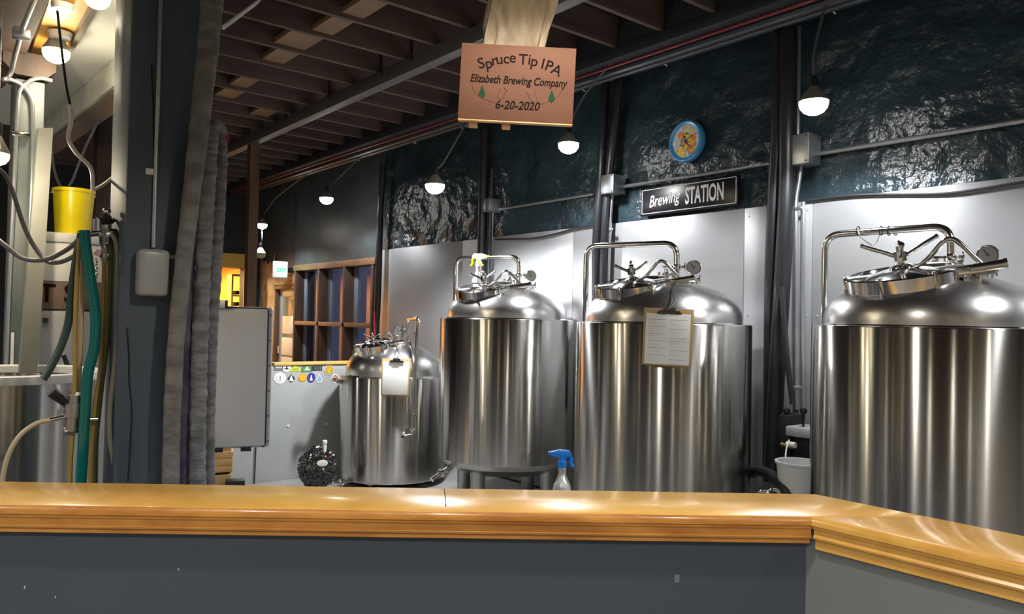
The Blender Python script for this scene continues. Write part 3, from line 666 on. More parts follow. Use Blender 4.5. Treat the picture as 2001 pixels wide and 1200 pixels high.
build('date_lettering', bm, 'ink', sg, smooth=False)
for x, y in ((942, 180), (1078, 189)):
    q = s2(x, y); bm = B(); prism(bm, [(-.001, .021), (.003, .012), (.007, .004), (.010, -.006), (.008, -.014), (.002, -.015), (.0015, -.020), (-.0015, -.020), (-.002, -.015), (-.009, -.013), (-.010, -.004), (-.006, .005)], (0, .001), TS @ Matrix.Translation((q.x, q.y, 0))); build('painted_tree', bm, 'ink_green', sg, smooth=False)
bm = B()
for pts in ([(978, 172), (972, 190), (980, 196), (990, 176), (984, 171)], [(1029, 178), (1036, 196), (1042, 198)], [(1044, 174), (1050, 196)], [(1028, 180), (1036, 188)]):
    tube(bm, [TS @ Vector((s2(*a_).x, s2(*a_).y, .0)) for a_ in pts], .0011, 5)
tube(bm, [TS @ Vector((s2(1010, 170).x+.135*cos(a_), s2(1010, 170).y+.058*sin(a_), 0)) for a_ in [radians(k) for k in range(180, 366, 6)]], .0008, 5)
build('faint_outline', bm, 'ink_faint', sg)
# slab of rough wood that carries the sign
SL = thing('wood_slab', 'rough pale live-edge slab hanging down behind the top of the wooden sign', 'slab', PD(1005, 90, 2.42))
bm = B(); rows = []; d_ = 2.42
c0 = PD(1003, 160, d_); Tsl = facing(c0)
def sloc(x, y, dd): return Tsl.inverted() @ PD(x, y, dd)
pL = [sloc(938, 150, d_), sloc(943, 80, d_), sloc(955, 0, d_)]; pR = [sloc(1045, 150, d_), sloc(1060, 85, d_), sloc(1084, 0, d_)]
topz = 3.70-c0.z; NR = 40; NCc = 26
def interp(P, y):
    if y <= P[1].y: t_ = (y-P[0].y)/(P[1].y-P[0].y); return P[0].x+(P[1].x-P[0].x)*t_
    t_ = (y-P[1].y)/(P[2].y-P[1].y); return P[1].x+(P[2].x-P[1].x)*min(t_, 2.6)
for j in range(NR+1):
    y = pL[0].y+(topz-pL[0].y)*j/NR; xl, xr = interp(pL, y), interp(pR, y); row = []
    for i in range(NCc*2):
        a_ = 2*pi*i/(NCc*2); cx_, cz_ = cos(a_), sin(a_)
        ex = (abs(cx_)**.5)*(1 if cx_ > 0 else -1); ez = (abs(cz_)**.55)*(1 if cz_ > 0 else -1)
        nn = noise.noise(Vector((cx_*2.2, y*4, cz_*2.2)))*.016+noise.noise(Vector((cx_*7, y*15, cz_*7)))*.008
        row.append(bm.verts.new(Tsl @ Vector(((xl+xr)/2+((xr-xl)/2+nn)*ex, y, -.05+(.045+nn*1.3)*ez))))
    rows.append(row)
for a_, b_ in zip(rows, rows[1:]):
    for i in range(NCc*2): bm.faces.new((a_[i], a_[(i+1) % (NCc*2)], b_[(i+1) % (NCc*2)], b_[i]))
bm.faces.new(rows[0][::-1]); bm.faces.new(rows[-1]); bmesh.ops.recalc_face_normals(bm, faces=bm.faces[:])
build('slab', bm, 'slab_wood', SL, ang=60)
bm = B(); tube(bm, smooth_pts([PD(962, -10, 2.36), PD(955, 30, 2.36), PD(948, 60, 2.36), PD(943, 84, 2.32)]), .0022, 6); build('chain', bm, 'steel_dark', SL)

# ------------------------------------------------------------------ wall clock and station sign
cc = PY(1341, 276, WY-.10); rC = .5*abs(PY(1308, 276, WY-.1).x-PY(1375, 276, WY-.1).x)
rC = .5*(PY(1341, 235, WY-.1).z-PY(1341, 317, WY-.1).z)
ck = thing('wall_clock', 'round wall clock with bright blue rim above the black sign', 'clock', cc)
TC = Matrix.Translation(cc) @ Matrix.Rotation(pi/2, 4, 'X')
bm = B(); lathe(bm, [(0, -.03), (rC*.97, -.03), (rC, -.01), (rC*.98, .012), (rC*.90, .022), (rC*.80, .016), (rC*.79, .004)], TC, 64); build('rim', bm, 'clock_blue', ck)
bm = B(); lathe(bm, [(rC*.80, .003), (rC*.80, .005), (0, .005)], TC, 48); fc = build('face', bm, 'clock_cream', ck)
rnd = random.Random(5)
for mname, cnt, sc_ in (('clock_orange', 26, .20), ('clock_yellow', 30, .13), ('clock_navy', 34, .045)):
    bm = B()
    for k in range(cnt):
        a_ = rnd.uniform(0, 2*pi); r_ = rnd.uniform(0, .62 if mname != 'clock_navy' else .35)*rC; s_ = rC*sc_*rnd.uniform(.6, 1.3)
        h0 = {'clock_orange': .005, 'clock_yellow': .0062, 'clock_navy': .0074}[mname]+k*.00005
        n_ = rnd.randint(5, 8); prism(bm, [(r_*cos(a_)+s_*cos(2*pi*i/n_)*rnd.uniform(.7, 1.2), r_*sin(a_)+s_*sin(2*pi*i/n_)*rnd.uniform(.6, 1.1)) for i in range(n_)], (h0, h0+.0008), TC)
    build('printed_patch', bm, mname, fc, smooth=False)
for s_, x, y in (('12', .03, .56), ('3', .66, .02), ('6', .12, -.72), ('9', -.66, -.12), ('1', .3, .5)):
    if s_ == '1': continue
    bm = B(); add_text(bm, s_, TC @ Matrix.Translation((x*rC, y*rC-.1*rC, .009)), size=rC*.42, ext=.001, offset=.002)
    build('numeral', bm, 'sign_white', fc, smooth=False)
bm = B(); box(bm, (-.004, -.01, .010), (.004, rC*.42, .0115), 0, TC @ Matrix.Rotation(radians(-60), 4, 'Z')); box(bm, (-.003, -.01, .012), (.003, rC*.6, .0132), 0, TC @ Matrix.Rotation(radians(-140), 4, 'Z')); build('hands', bm, 'clock_navy', ck)
yS = WY-.10
a, b = PY(1252, 397, yS), PY(1442, 374, yS); zt = PY(1252, 370, yS).z; zb_ = PY(1252, 423, yS).z
st = thing('station_sign', 'black brewing station sign with white lettering on the back wall', 'sign', ((a.x+b.x)/2, yS, zb_))
Tq = Matrix.Translation(((a.x+b.x)/2, yS, (zt+zb_)/2)) @ Matrix.Rotation(pi/2, 4, 'X'); hw_ = (b.x-a.x)/2; hh = (zt-zb_)/2
bm = B(); box(bm, (-hw_, -hh, -.04), (hw_, hh, 0), .006, Tq); build('plate', bm, 'sign_black', st)
bm = B(); e = .014; t_ = .005
for lo_, hi_ in (((-hw_+e, hh-e-t_), (hw_-e, hh-e)), ((-hw_+e, -hh+e), (hw_-e, -hh+e+t_)), ((-hw_+e, -hh+e), (-hw_+e+t_, hh-e)), ((hw_-e-t_, -hh+e), (hw_-e, hh-e))): box(bm, (*lo_, .0003), (*hi_, .0015), 0, Tq)
build('border_line', bm, 'sign_white', st, smooth=False)
bm = B()
add_text(bm, 'STATION', Tq @ Matrix.Translation((hw_*.36, -hh*.50, .0008)), size=hh*1.62, ext=.0008, offset=.004, sx=.47)
build('lettering', bm, 'sign_white', st, smooth=False)
bm = B(); add_text(bm, 'Brewing', Tq @ Matrix.Translation((-hw_*.48, -hh*.34, .0008)) @ Matrix.Rotation(radians(4), 4, 'Z'), size=hh*1.18, ext=.0008, offset=.001, shear=.35, sx=.70)
build('script_lettering', bm, 'sign_white', st, smooth=False)

# ------------------------------------------------------------------ wall pipes, conduits, boxes
YP = 4.86
def wpts(l, y=YP): return [PY(a_, b_, y) for a_, b_ in l]
def vpipe(l, r, m, label, y=YP, cat='pipe', name='insulated_pipe'):
    P = wpts(l, y); return pipe(name, P, r, m, label, cat, sm=len(P) > 2, n=14)
vpipe([(749, 318), (743, 420), (739, 560), (733, 690), (730, 800)], .042, 'black_pipe', 'black vertical pipe at the right side of the brown window')
vpipe([(947, 250), (944, 400), (941, 520), (938, 640)], .05, 'black_pipe', 'black vertical pipe behind the yellow-topped spray bottle', name='insulated_pipe')
vpipe([(962, 330), (958, 430), (955, 540), (953, 640)], .025, 'black_pipe', 'thin black pipe just right of the one behind the spray bottle')
vpipe([(1183, 158), (1174, 350), (1166, 470), (1165, 640), (1163, 800)], .040, 'black_pipe', 'left black pipe of the pair left of the junction box above the middle tank')
vpipe([(1212, 150), (1200, 260), (1190, 350), (1182, 470), (1178, 640)], .040, 'black_pipe', 'slanting black pipe of the pair left of the black station sign')
vpipe([(1525, 60), (1520, 250), (1513, 380), (1507, 560), (1505, 760), (1503, 940)], .048, 'black_pipe', 'left of the two thick black pipes beside the rightmost tank', 4.84)
vpipe([(1541, 60), (1539, 250), (1537, 380), (1528, 560), (1514, 800), (1508, 940)], .056, 'black_pipe', 'right of the two thick black pipes beside the rightmost tank', 4.80)
vpipe([(1528, 560), (1538, 700), (1549, 790)], .018, 'black_cable', 'loose black hose slanting down from the thick pipes to the pump', 4.70, 'hose', 'rubber_hose')
def conduit(runs, boxpos, label, straps=(), r=.013, bs=(.09, .1), y=4.88):
    c0_ = PY(*boxpos, y-.02); t = thing('wall_conduit', label, 'conduit', c0_)
    for l, yy in runs:
        bm = B(); tube(bm, fillet(wpts(l, yy), .05), r, 10); build('conduit_run', bm, 'galvanised', t)
    bm = B(); box(bm, (c0_.x-bs[0], y-.10, c0_.z-bs[1]), (c0_.x+bs[0], y+.06, c0_.z+bs[1]), .008)
    bo = build('junction_box', bm, 'galvanised', t)
    bm = B()
    for sx in (-1, 1):
        for sz in (-1, 1): cyl(bm, (c0_.x+sx*bs[0]*.82, y-.10, c0_.z+sz*bs[1]*.82), (c0_.x+sx*bs[0]*.82, y-.105, c0_.z+sz*bs[1]*.82), .006, n=8)
    build('cover_screw', bm, 'steel_dark', bo)
    for x, y_ in straps:
        p = PY(x, y_, y); bm = B(); box(bm, (p.x-.05, y-.02, p.z-.012), (p.x+.05, y-.012, p.z+.012), .003); cyl(bm, (p.x+.035, y-.02, p.z), (p.x+.035, y-.032, p.z), .010, n=8); build('strap', bm, 'galvanised', t)
conduit([([(1588, 302), (1800, 268), (2060, 226)], 4.918), ([(1561, 52), (1560, 160), (1559, 278)], 4.918), ([(1566, 316), (1562, 352), (1555, 390), (1556, 600), (1558, 800)], 4.88), ([(1570, 395), (1569, 600), (1570, 800)], 4.92)], (1565, 296), 'grey junction box with conduit beside the thick black pipes, largest of the three', ((1558, 408), (1556, 757)), r=.016, bs=(.105, .105))
conduit([([(1208, 366), (1360, 343), (1506, 318)], 4.918), ([(1197, 376), (1193, 420), (1190, 500), (1186, 640)], 4.88)], (1198, 362), 'small grey junction box with conduit above the middle tank', ((1192, 449), (1480, 322)), r=.015, bs=(.075, .082))
conduit([([(970, 410), (1080, 392), (1160, 379)], 4.918), ([(963, 412), (960, 480), (956, 560), (955, 640)], 4.88)], (962, 402), 'smallest grey junction box with conduit left of the ceiling sign lamp', ((960, 452),), r=.014, bs=(.05, .07))
# thin black cable lying along the top of the sheet panels
pipe('sagging_cable', wpts([(968, 468), (1040, 466), (1090, 456), (1125, 446), (1160, 440)], 4.918), .009, 'black_cable', 'thin dark cable sagging along the panel tops above the second tank', 'cable', sm=True)
pipe('sagging_cable', wpts([(1575, 392), (1680, 381), (1830, 379), (1900, 372), (2060, 346)], 4.918), .009, 'black_cable', 'thin dark cable along the panel tops at the far right', 'cable', sm=True)

# pump and bucket between the tanks
yP = 4.62
q0, q1 = PY(1534, 832, yP), PY(1580, 858, yP)
pm = thing('pump_unit', 'dark pump with a grey box on the wall above the white bucket', 'pump', ((q0.x+q1.x)/2, yP, q1.z))
bm = B(); box(bm, (q0.x, yP, q1.z), (q1.x+.05, yP+.22, q0.z), .012); build('control_box', bm, 'drum_grey', pm)
a, b = PY(1518, 808, yP+.02), PY(1536, 900, yP+.02)
bm = B(); box(bm, (a.x, yP+.03, b.z), (b.x+.02, yP+.2, a.z), .02); box(bm, (b.x, yP+.06, b.z-.02), (q1.x, yP+.2, q1.z), .02); build('pump_body', bm, 'black_rubber', pm)
for x, y in ((1538, 803), (1570, 803)):
    p = PY(x, y, yP+.06); bm = B(); cyl(bm, p, p-Vector((0, 0, .14)), .008); lathe(bm, [(0, -.02), (.02, -.015), (.025, 0), (.02, .016), (0, .02)], Matrix.Translation(p), 14); build('valve_knob', bm, 'black_rubber', pm)
p = PY(1527, 868, yP-.02); bm = B(); cyl(bm, p, p+Vector((.09, 0, -.01)), .014); build('brass_tap', bm, 'brass', pm)
p = PY(1538, 868, yP-.02); bm = B(); cyl(bm, p, p+Vector((.06, 0, 0)), .02); build('tap_cap', bm, 'white_plastic', pm)
bm = B(); tube(bm, smooth_pts([PY(1542, 860, yP-.02), PY(1536, 880, yP-.1), PY(1535, 905, yP-.16), PY(1536, 914, yP-.17)]), .005, 6); build('drain_tube', bm, 'white_cable', pm)
bm = B(); cyl(bm, (a.x+.1, yP+.12, 0), (a.x+.1, yP+.12, b.z+.02), .03); build('stand', bm, 'steel_dark', pm)
p = PY(1552, 900, 4.40); bz_ = p.z-.36
bk = thing('plastic_bucket', 'translucent white bucket between the two right-hand tanks', 'bucket', (p.x+.03, 4.40, bz_))
TB = Matrix.Translation((p.x+.035, 4.40, bz_))
bm = B(); lathe(bm, [(0, 0), (.10, 0), (.105, .01), (.135, .345), (.145, .345), (.146, .36), (.130, .36), (.100, .012), (0, .01)], TB, 40); build('shell', bm, 'milky', bk)
bm = B(); lathe(bm, [(0, .012), (.101, .012), (.112, .15), (0, .15)], TB, 32); build('liquid', bm, 'drum_grey', bk)
bm = B(); box(bm, (p.x-.15, 4.22, 0), (p.x+.22, 4.58, bz_), .01); build('step_stool', bm, 'drum_grey', label='low grey block under the white bucket behind the bar', cat='stool')
pipe('rubber_hose', [PY(1470, 924, 4.62), PY(1482, 920, 4.58), PY(1510, 930, 4.4), PY(1535, 955, 4.3), PY(1545, 990, 4.3)], .035, 'black_rubber', 'thick black hose bending down beside the white bucket', 'hose', sm=True, n=14)
for i_, (x, y) in enumerate(((1480, 966), (1499, 963))):
    p = PD(x, y, 4.3); bm = B(); tube(bm, fillet([p-Vector((0, 0, .3)), p+Vector((0, 0, .02)), p+Vector((.05, .04, .02)), p+Vector((.05, .04, -.3))], .04), .008, 8)
    build('steel_loop', bm, 'steel_polished', label=('left' if i_ == 0 else 'right')+' small steel loop just showing over the bar by the black hose', cat='fitting')

# ------------------------------------------------------------------ window, door, exit sign
def rbox(name, lo, hi, m, parent, bev=.004, label=None): bm = B(); box(bm, lo, hi, bev); return build(name, bm, m, parent, label=label)
wn = thing('window_1', 'brown shelved window in the back wall', 'window', ((WX0+WX1)/2, WY, WZ0)); wn['kind'] = 'structure'
dpt = .15; colx = [WX0, PY(626, 600, WY).x, PY(676, 600, WY).x, WX1]; zm = PY(676, 634, WY).z
rbox('window_frame', (WX0-.06, WY-.05, WZ1-.02), (WX1+.08, WY+dpt, WZ1+.07), 'window_trim', wn)
for i_, x in enumerate(colx):
    rbox('window_frame', (x-.03, WY-.045, WZ0), (x+.03, WY+dpt, WZ1-.02), 'window_brown', wn)
rbox('window_sill', (WX0+.03, WY-.045, zm-.035), (WX1-.03, WY+dpt-.01, zm+.025), 'window_trim', wn)
rbox('window_sill', (WX0-.05, WY-.06, WZ0-.05), (WX1+.05, WY+dpt, WZ0), 'window_trim', wn)
for i_ in range(3):
    x0, x1 = colx[i_]+.03, colx[i_+1]-.03
    for z0, z1 in ((WZ0, zm-.035), (zm+.025, WZ1-.02)):
        bm = B(); box(bm, (x0, WY+dpt-.02, z0), (x1, WY+dpt-.01, z1)); build('pane', bm, 'dusk_glass', wn, smooth=False)
        rbox('sash', (x0, WY+dpt-.05, z0), (x0+.09, WY+dpt-.02, z1), 'window_pale', wn)
dr = thing('door_1', 'white glazed door in the back wall left of the brown window', 'door', ((DX0+DX1)/2, WY, 0)); dr['kind'] = 'structure'
rbox('door_frame', (DX0, WY-.02, 0), (DX0+.05, WY+.25, DZ1), 'post_brown', dr)
rbox('door_frame', (DX0, WY-.03, DZ1-.05), (DX1, WY+.25, DZ1), 'window_trim', dr)
rbox('door_frame', (DX1-.04, WY-.02, 0), (DX1, WY+.25, DZ1-.05), 'window_trim', dr)
x0, x1 = DX0+.05, DX1-.04; yD = WY+.06
rbox('door_leaf', (x0, yD, 0), (x0+.10, yD+.04, DZ1-.05), 'door_white', dr); rbox('door_leaf', (x1-.09, yD, 0), (x1, yD+.04, DZ1-.05), 'door_white', dr)
rbox('door_leaf', (x0+.1, yD, DZ1-.17), (x1-.09, yD+.04, DZ1-.05), 'door_white', dr); rbox('door_leaf', (x0+.1, yD, 0), (x1-.09, yD+.04, .95), 'door_white', dr)
rbox('door_glass', (x0+.1, yD+.012, .95), (x1-.09, yD+.02, DZ1-.17), 'door_glass', dr)
rbox('posted_paper', (x0+.13, yD+.002, 1.33), (x1-.12, yD+.011, 1.62), 'paper', dr); rbox('posted_paper', (x0+.12, yD+.002, .98), (x1-.11, yD+.011, 1.27), 'paper', dr)
rbox('door_handle', (x0+.03, yD-.04, 1.0), (x0+.06, yD, 1.12), 'steel_polished', dr)
# peeling tan plaster around the door
bm = B()
xa, xb = EX+.03, DX0
g = 18
for (ax_, bx_, az, bz2) in ((EX+.03, DX0, 1.0, 2.55), (DX0, DX1+.0, DZ1+.02, 2.30)):
    rows_ = []
    for j in range(g+1):
        rows_.append([bm.verts.new((ax_+(bx_-ax_)*i/g, WY-.012-.02*abs(noise.noise(Vector((i*.4, j*.4, ax_)))), az+(bz2-az)*j/g+(0.18*noise.noise(Vector((i*.25, 3, ax_))) if j == g else 0))) for i in range(g+1)])
    for j in range(g):
        for i in range(g): bm.faces.new((rows_[j][i], rows_[j][i+1], rows_[j+1][i+1], rows_[j+1][i]))
build('trim_20', bm, 'plaster_tan', kind='structure', ang=180)
p = PY(547, 527, WY-.25)
ex = thing('exit_sign', 'small lit green and white exit sign box above the door', 'sign', p)
bm = B(); box(bm, p+Vector((-.05, -.10, -.13)), p+Vector((.03, .12, .13)), .008); build('case', bm, 'white_plastic', ex)
bm = B(); box(bm, p+Vector((.030, -.085, -.115)), p+Vector((.034, .105, .115)), .002); build('lit_panel', bm, 'exit_green', ex)
bm = B()
add_text(bm, 'EXIT', Matrix.Translation(p+Vector((.0345, .012, -.085))) @ Matrix(((0, 0, 1, 0), (1, 0, 0, 0), (0, 1, 0, 0), (0, 0, 0, 1))) @ Matrix.Translation((0, .05, 0)), size=.085, ext=.0008, offset=.003, sx=.8)
build('lettering', bm, 'exit_arrow', ex, smooth=False)
rbox('bracket', p+Vector((-.02, .12, -.04)), Vector((p.x, WY-.001, p.z+.04)), 'black_rubber', ex)
pipe('sagging_cable', [p+Vector((-.0, .14, .13)), p+Vector((.0, .2, .6)), Vector((p.x, WY-.03, 3.6))], .008, 'black_cable', 'thin black wire rising from the exit sign up the wall', 'cable')
# red and white stick by the window
bm = B(); a, b = PY(731, 608, 4.78), PY(733, 668, 4.78); cyl(bm, b, a, .012)
build('red_rod', bm, 'red', label='thin red rod upright in front of the window edge above the short tank', cat='rod')

# wine rack and shelf in the warm back room
rk = thing('bottle_rack', 'wooden bottle rack glowing in the warm back room doorway', 'rack', (EX-.5, 4.3, 0))
bm = B(); ry0, ry1 = PX(452, 560, EX-.5).y, PX(478, 560, EX-.5).y+.3; rz1 = PX(452, 536, EX-.5).z
box(bm, (EX-.62, ry0-.03, 0), (EX-.4, ry0, rz1)); box(bm, (EX-.62, ry1, 0), (EX-.4, ry1+.03, rz1)); box(bm, (EX-.62, ry0, rz1-.03), (EX-.4, ry1, rz1))
for k in range(9): box(bm, (EX-.6, ry0, .35+k*.2), (EX-.4, ry1, .37+k*.2))
build('frame', bm, 'pallet_wood', rk, smooth=False)
first = None
for k in range(4):
    for j in range(3):
        y = ry0+.09+j*.15; z = 1.37+k*.2-.0
        if first is None:
            bm = B(); cyl(bm, (EX-.62, y, z+.045), (EX-.42, y, z+.045), .036, n=12); cyl(bm, (EX-.42, y, z+.045), (EX-.34, y, z+.045), .014, n=10)
            first = build('bottle', bm, 'black_rubber', label='dark bottle lying in the rack of the warm back room', cat='bottle', group='bottles in the rack'); f0 = Vector((0, y, z))
        else:
            c = first.copy(); COL.objects.link(c); c.location += Vector((0, y, z))-f0

# ------------------------------------------------------------------ posts
def post(name, lo, hi, m, label, cracks=None, bev=.006):
    t = thing(name, label, 'post', ((lo[0]+hi[0])/2, (lo[1]+hi[1])/2, lo[2])); rbox('timber', lo, hi, m, t, bev); return t
pb = PY(492, 400, by0+.06)
post('brown_post', (pb.x-.055, by0+.01, 0), (pb.x+.055, by0+.12, bz-.001), 'post_brown', 'brown wooden post standing under the long grey beam')
PYA, PYB = PX(258, 0, -3.2).y, PX(397, 0, -3.2).y
sl = thing('slate_post', 'massive slate-blue timber post left of the hanging grey sleeves', 'post', (-3.34, (PYA+PYB)/2, 0))
bm = B(); box(bm, (-3.48, PYA, 0), (-3.2, PYB, 3.97), .008); build('timber', bm, 'post_slate', sl)
def onpost(x, y, off=0): return PX(x, y, -3.2+off)
for l in ([(296, 125), (299, 200), (301, 290)], [(248, 640), (252, 700), (252, 740), (257, 800), (255, 860), (250, 940)]):
    bm = B(); P = smooth_pts([onpost(*q, .0005) for q in l]); tube(bm, P, .0035, 5, flat=1); build('crack', bm, 'dark_gap', sl)
cp = thing('post_conduit', 'thin steel conduit running down the face of the slate post', 'conduit', onpost(305, 300, .012))
bm = B(); tube(bm, [onpost(316, -160, .012), onpost(314, 0, .012), onpost(307, 240, .012), onpost(300, 484, .012)], .0085, 12); build('pipe', bm, 'galvanised', cp)
p = onpost(291, 335, .004); bm = B(); box(bm, (p.x-.004, p.y-.012, p.z-.012), (p.x+.006, p.y+.028, p.z+.012), .002); cyl(bm, (p.x+.006, p.y-.002, p.z), (p.x+.010, p.y-.002, p.z), .004, n=8); build('strap', bm, 'white_plastic', cp)
a, b = onpost(264, 487), onpost(320, 580)
ds = thing('cup_dispenser', 'cloudy plastic cover box at the foot of the conduit on the slate post', 'box', (a.x, (a.y+b.y)/2, b.z))
bm = B(); box(bm, (-3.199, a.y, b.z), (-3.12, b.y, a.z), .018, seg=4); build('cover', bm, 'dispenser', ds)
bm = B(); box(bm, (-3.195, a.y+.02, b.z+.02), (-3.16, b.y-.02, a.z-.06), .008); build('outlet', bm, 'drum_grey', ds)
p = onpost(322, 549, .03); bm = B(); cyl(bm, p+Vector((-.028, 0, 0)), p+Vector((.0, 0, 0)), .016, n=20); build('lime_knob', bm, 'lime', ds)
bm = B(); box(bm, (-3.199, b.y-.005, a.z-.03), (-3.15, b.y+.035, a.z-.015), .004); build('latch', bm, 'dispenser', ds)

# hanging sleeves
def sleeve(pts, r, m, label, ruffle=.06, freq=60, flat=1, nseg=10, name='hanging_sleeve'):
    P = smooth_pts(pts, nseg*3)
    ph = random.uniform(0, 6)
    def rf(t_, a_): return 1+ruffle*(sin(t_*freq*6.28+1.5*sin(a_+ph)+2*sin(t_*31+ph))*.5+noise.noise(Vector((t_*freq*.7, cos(a_)*1.5, sin(a_)*1.5+ph)))*1.1)
    bm = B(); tube(bm, P, [r*(1.15-.38*min(1, i/(len(P)*.55))) for i in range(len(P))] if r > .035 else r, 24, rf=rf, flat=flat); build(name, bm, m, label=label, cat='sleeve', ang=180)
S = lambda x, y, xx=-3.08: PX(x, y, xx)
sleeve([S(419, -60), S(415, 0), S(403, 130), S(388, 260), S(367, 440), S(348, 620), S(338, 780), S(333, 960), S(331, 1050)], .040, 'sleeve_grey', 'widest grey padded sleeve hanging slanted over the slate post', .05, 24)
sleeve([S(413, 245, -3.16), S(408, 330, -3.16), S(401, 450, -3.15), S(394, 600, -3.14), S(388, 780, -3.13), S(386, 960, -3.12), S(386, 1040, -3.12)], .030, 'sleeve_blue_grey', 'ruffled grey sleeve hanging from a hook beside the pale board', .13, 44)
sleeve([S(431, 252, -3.24), S(431, 330, -3.24), S(425, 450, -3.24), S(416, 600, -3.24), S(408, 780, -3.24), S(408, 960, -3.24)], .026, 'sleeve_blue_grey', 'rearmost darker grey sleeve touching the left edge of the pale board', .10, 36)
sleeve([S(376, 300, -3.17), S(370, 450, -3.17), S(366, 600, -3.17), S(362, 760, -3.17), S(360, 960, -3.17)], .019, 'strap_purple', 'narrow dark patterned strap between the two hanging grey sleeves', .12, 30)
bm = B(); h0_ = S(413, 245, -3.16); h1_ = S(431, 252, -3.24)
tube(bm, smooth_pts([Vector((-3.3, PYB-.001, h1_.z-.02)), h1_+Vector((0, 0, -.01)), h1_*.5+h0_*.5+Vector((0, 0, .012)), h0_+Vector((0, 0, 0))]), .022, 12)
build('sleeve_hook', bm, 'sleeve_blue_grey', label='folded grey strap end looped over at the top of the ruffled sleeves', cat='strap')
bm = B(); tube(bm, smooth_pts([S(434, 275, -3.22), S(440, 264, -3.22), S(446, 268, -3.22), S(438, 284, -3.22)]), .004, 6); build('red_tie', bm, 'red', label='short red tie at the top of the rear grey sleeve', cat='tie')
bm = B(); tube(bm, fillet([PX(436, 52, -3.5), PX(505, 0, -3.9), PX(560, -60, -4.2)], .02), .006, 6); build('stretched_cable', bm, 'white_cable', label='pale cable stretched from the grey sleeve up towards the joists, upper of two', cat='cable')
bm = B(); tube(bm, fillet([PX(436, 56, -3.5), PX(500, 8, -3.9), PX(553, -50, -4.2)], .02), .006, 6); build('stretched_cable', bm, 'white_cable', label='pale cable stretched from the grey sleeve up towards the joists, lower of two', cat='cable')

# pale board on a dark stand
wd = 4.6
bl = thing('equipment_board', 'light grey board with rounded frame and rivets on a dark stand', 'board', PD(466, 873, wd))
cB = (PD(396, 600, wd)+PD(524, 876, wd))/2; TBd = facing(cB, None, radians(.0)); bw = (PD(396, 740, wd)-PD(531, 740, wd)).length; bh = (PD(466, 598, wd)-PD(466, 876, wd)).length
bm = B(); box(bm, (-bw/2, -bh/2, -.045), (bw/2, bh/2, -.006), .018, TBd, seg=4); fr = build('frame', bm, 'board_frame', bl)
bm = B(); box(bm, (-bw/2+.005, -bh/2+.012, -.010), (bw/2-.030, bh/2-.010, .004), .008, TBd, seg=3); build('panel', bm, 'board_grey', bl)
bm = B(); P_ = [(-bw/2, bh/2-.008), (bw/2-.028, bh/2-.008), (bw/2-.028, -bh/2+.02), (bw/2-.045, -bh/2+.004)]
tube(bm, fillet([TBd @ Vector((x, y, -.002)) for x, y in P_], .02), .0045, 8); build('gasket', bm, 'black_rubber', fr)
for k in range(6):
    bm = B(); y = bh/2-.05-k*(bh-.09)/5; p = TBd @ Vector((bw/2-.012, y, -.006)); cyl(bm, p, p+TBd.col[2].xyz*.004, .005, n=8); build('rivet', bm, 'steel_dark', fr)
bm = B(); cyl(bm, TBd @ Vector((-bw/2+.01, bh/2+.012, .006)), TBd @ Vector((-bw/2+.155, bh/2+.012, .006)), .024, n=20); hd = build('clamp_handle', bm, 'black_rubber', bl)
bm = B(); cyl(bm, TBd @ Vector((-bw/2+.075, bh/2+.012, .006)), TBd @ Vector((-bw/2+.14, bh/2+.012, .006)), .0255, n=20); build('grip_band', bm, 'white_plastic', hd)
for x in (-.09, .07): bm = B(); cyl(bm, TBd @ Vector((x-.03, -bh/2-.006, -.02)), TBd @ Vector((x+.03, -bh/2-.006, -.02)), .015, n=14); build('foot_knob', bm, 'black_rubber', bl)
bm = B(); box(bm, (-.22, -cB.z, -.10), (-.14, -bh/2+.01, -.05), .012, TBd); box(bm, (-.22, -cB.z, -.25), (.12, -cB.z+.04, .05), .01, TBd); box(bm, (-.2, -bh/2, -.09), (.12, -bh/2+.03, -.046), .006, TBd); build('stand', bm, 'black_rubber', bl)

# half wall with stickers
HX = -7.3; HZ = PX(600, 708, -7.3).z
hy0 = PX(455, 708, HX).y; 
hw = thing('half_wall', 'grey half wall with a yellow wooden cap and a row of stickers', 'partition', (HX, 4, 0))
bm = B(); box(bm, (HX-.12, hy0, 0), (HX, WY-.065, HZ-.028), .004); build('partition', bm, 'halfwall_grey', hw)
bm = B(); box(bm, (HX-.15, PX(535, 708, HX).y, HZ-.027), (HX+.02, WY-.065, HZ), .004); build('cap', bm, 'cap_yellow', hw)
bm = B(); p = PX(497, 880, HX); tube(bm, smooth_pts([PX(500, 872, HX+.015), PX(499, 900, HX+.015), PX(497, 945, HX+.015), PX(495, 970, HX+.015)]), .006, 6); build('cable', bm, 'black_cable', hw)
for x, y in ((563, 832), (637, 828)):
    p = PX(x, y, HX+.001); bm = B(); cyl(bm, p, p+Vector((.006, 0, 0)), .014, n=10); build('white_plug', bm, 'white_plastic', hw)
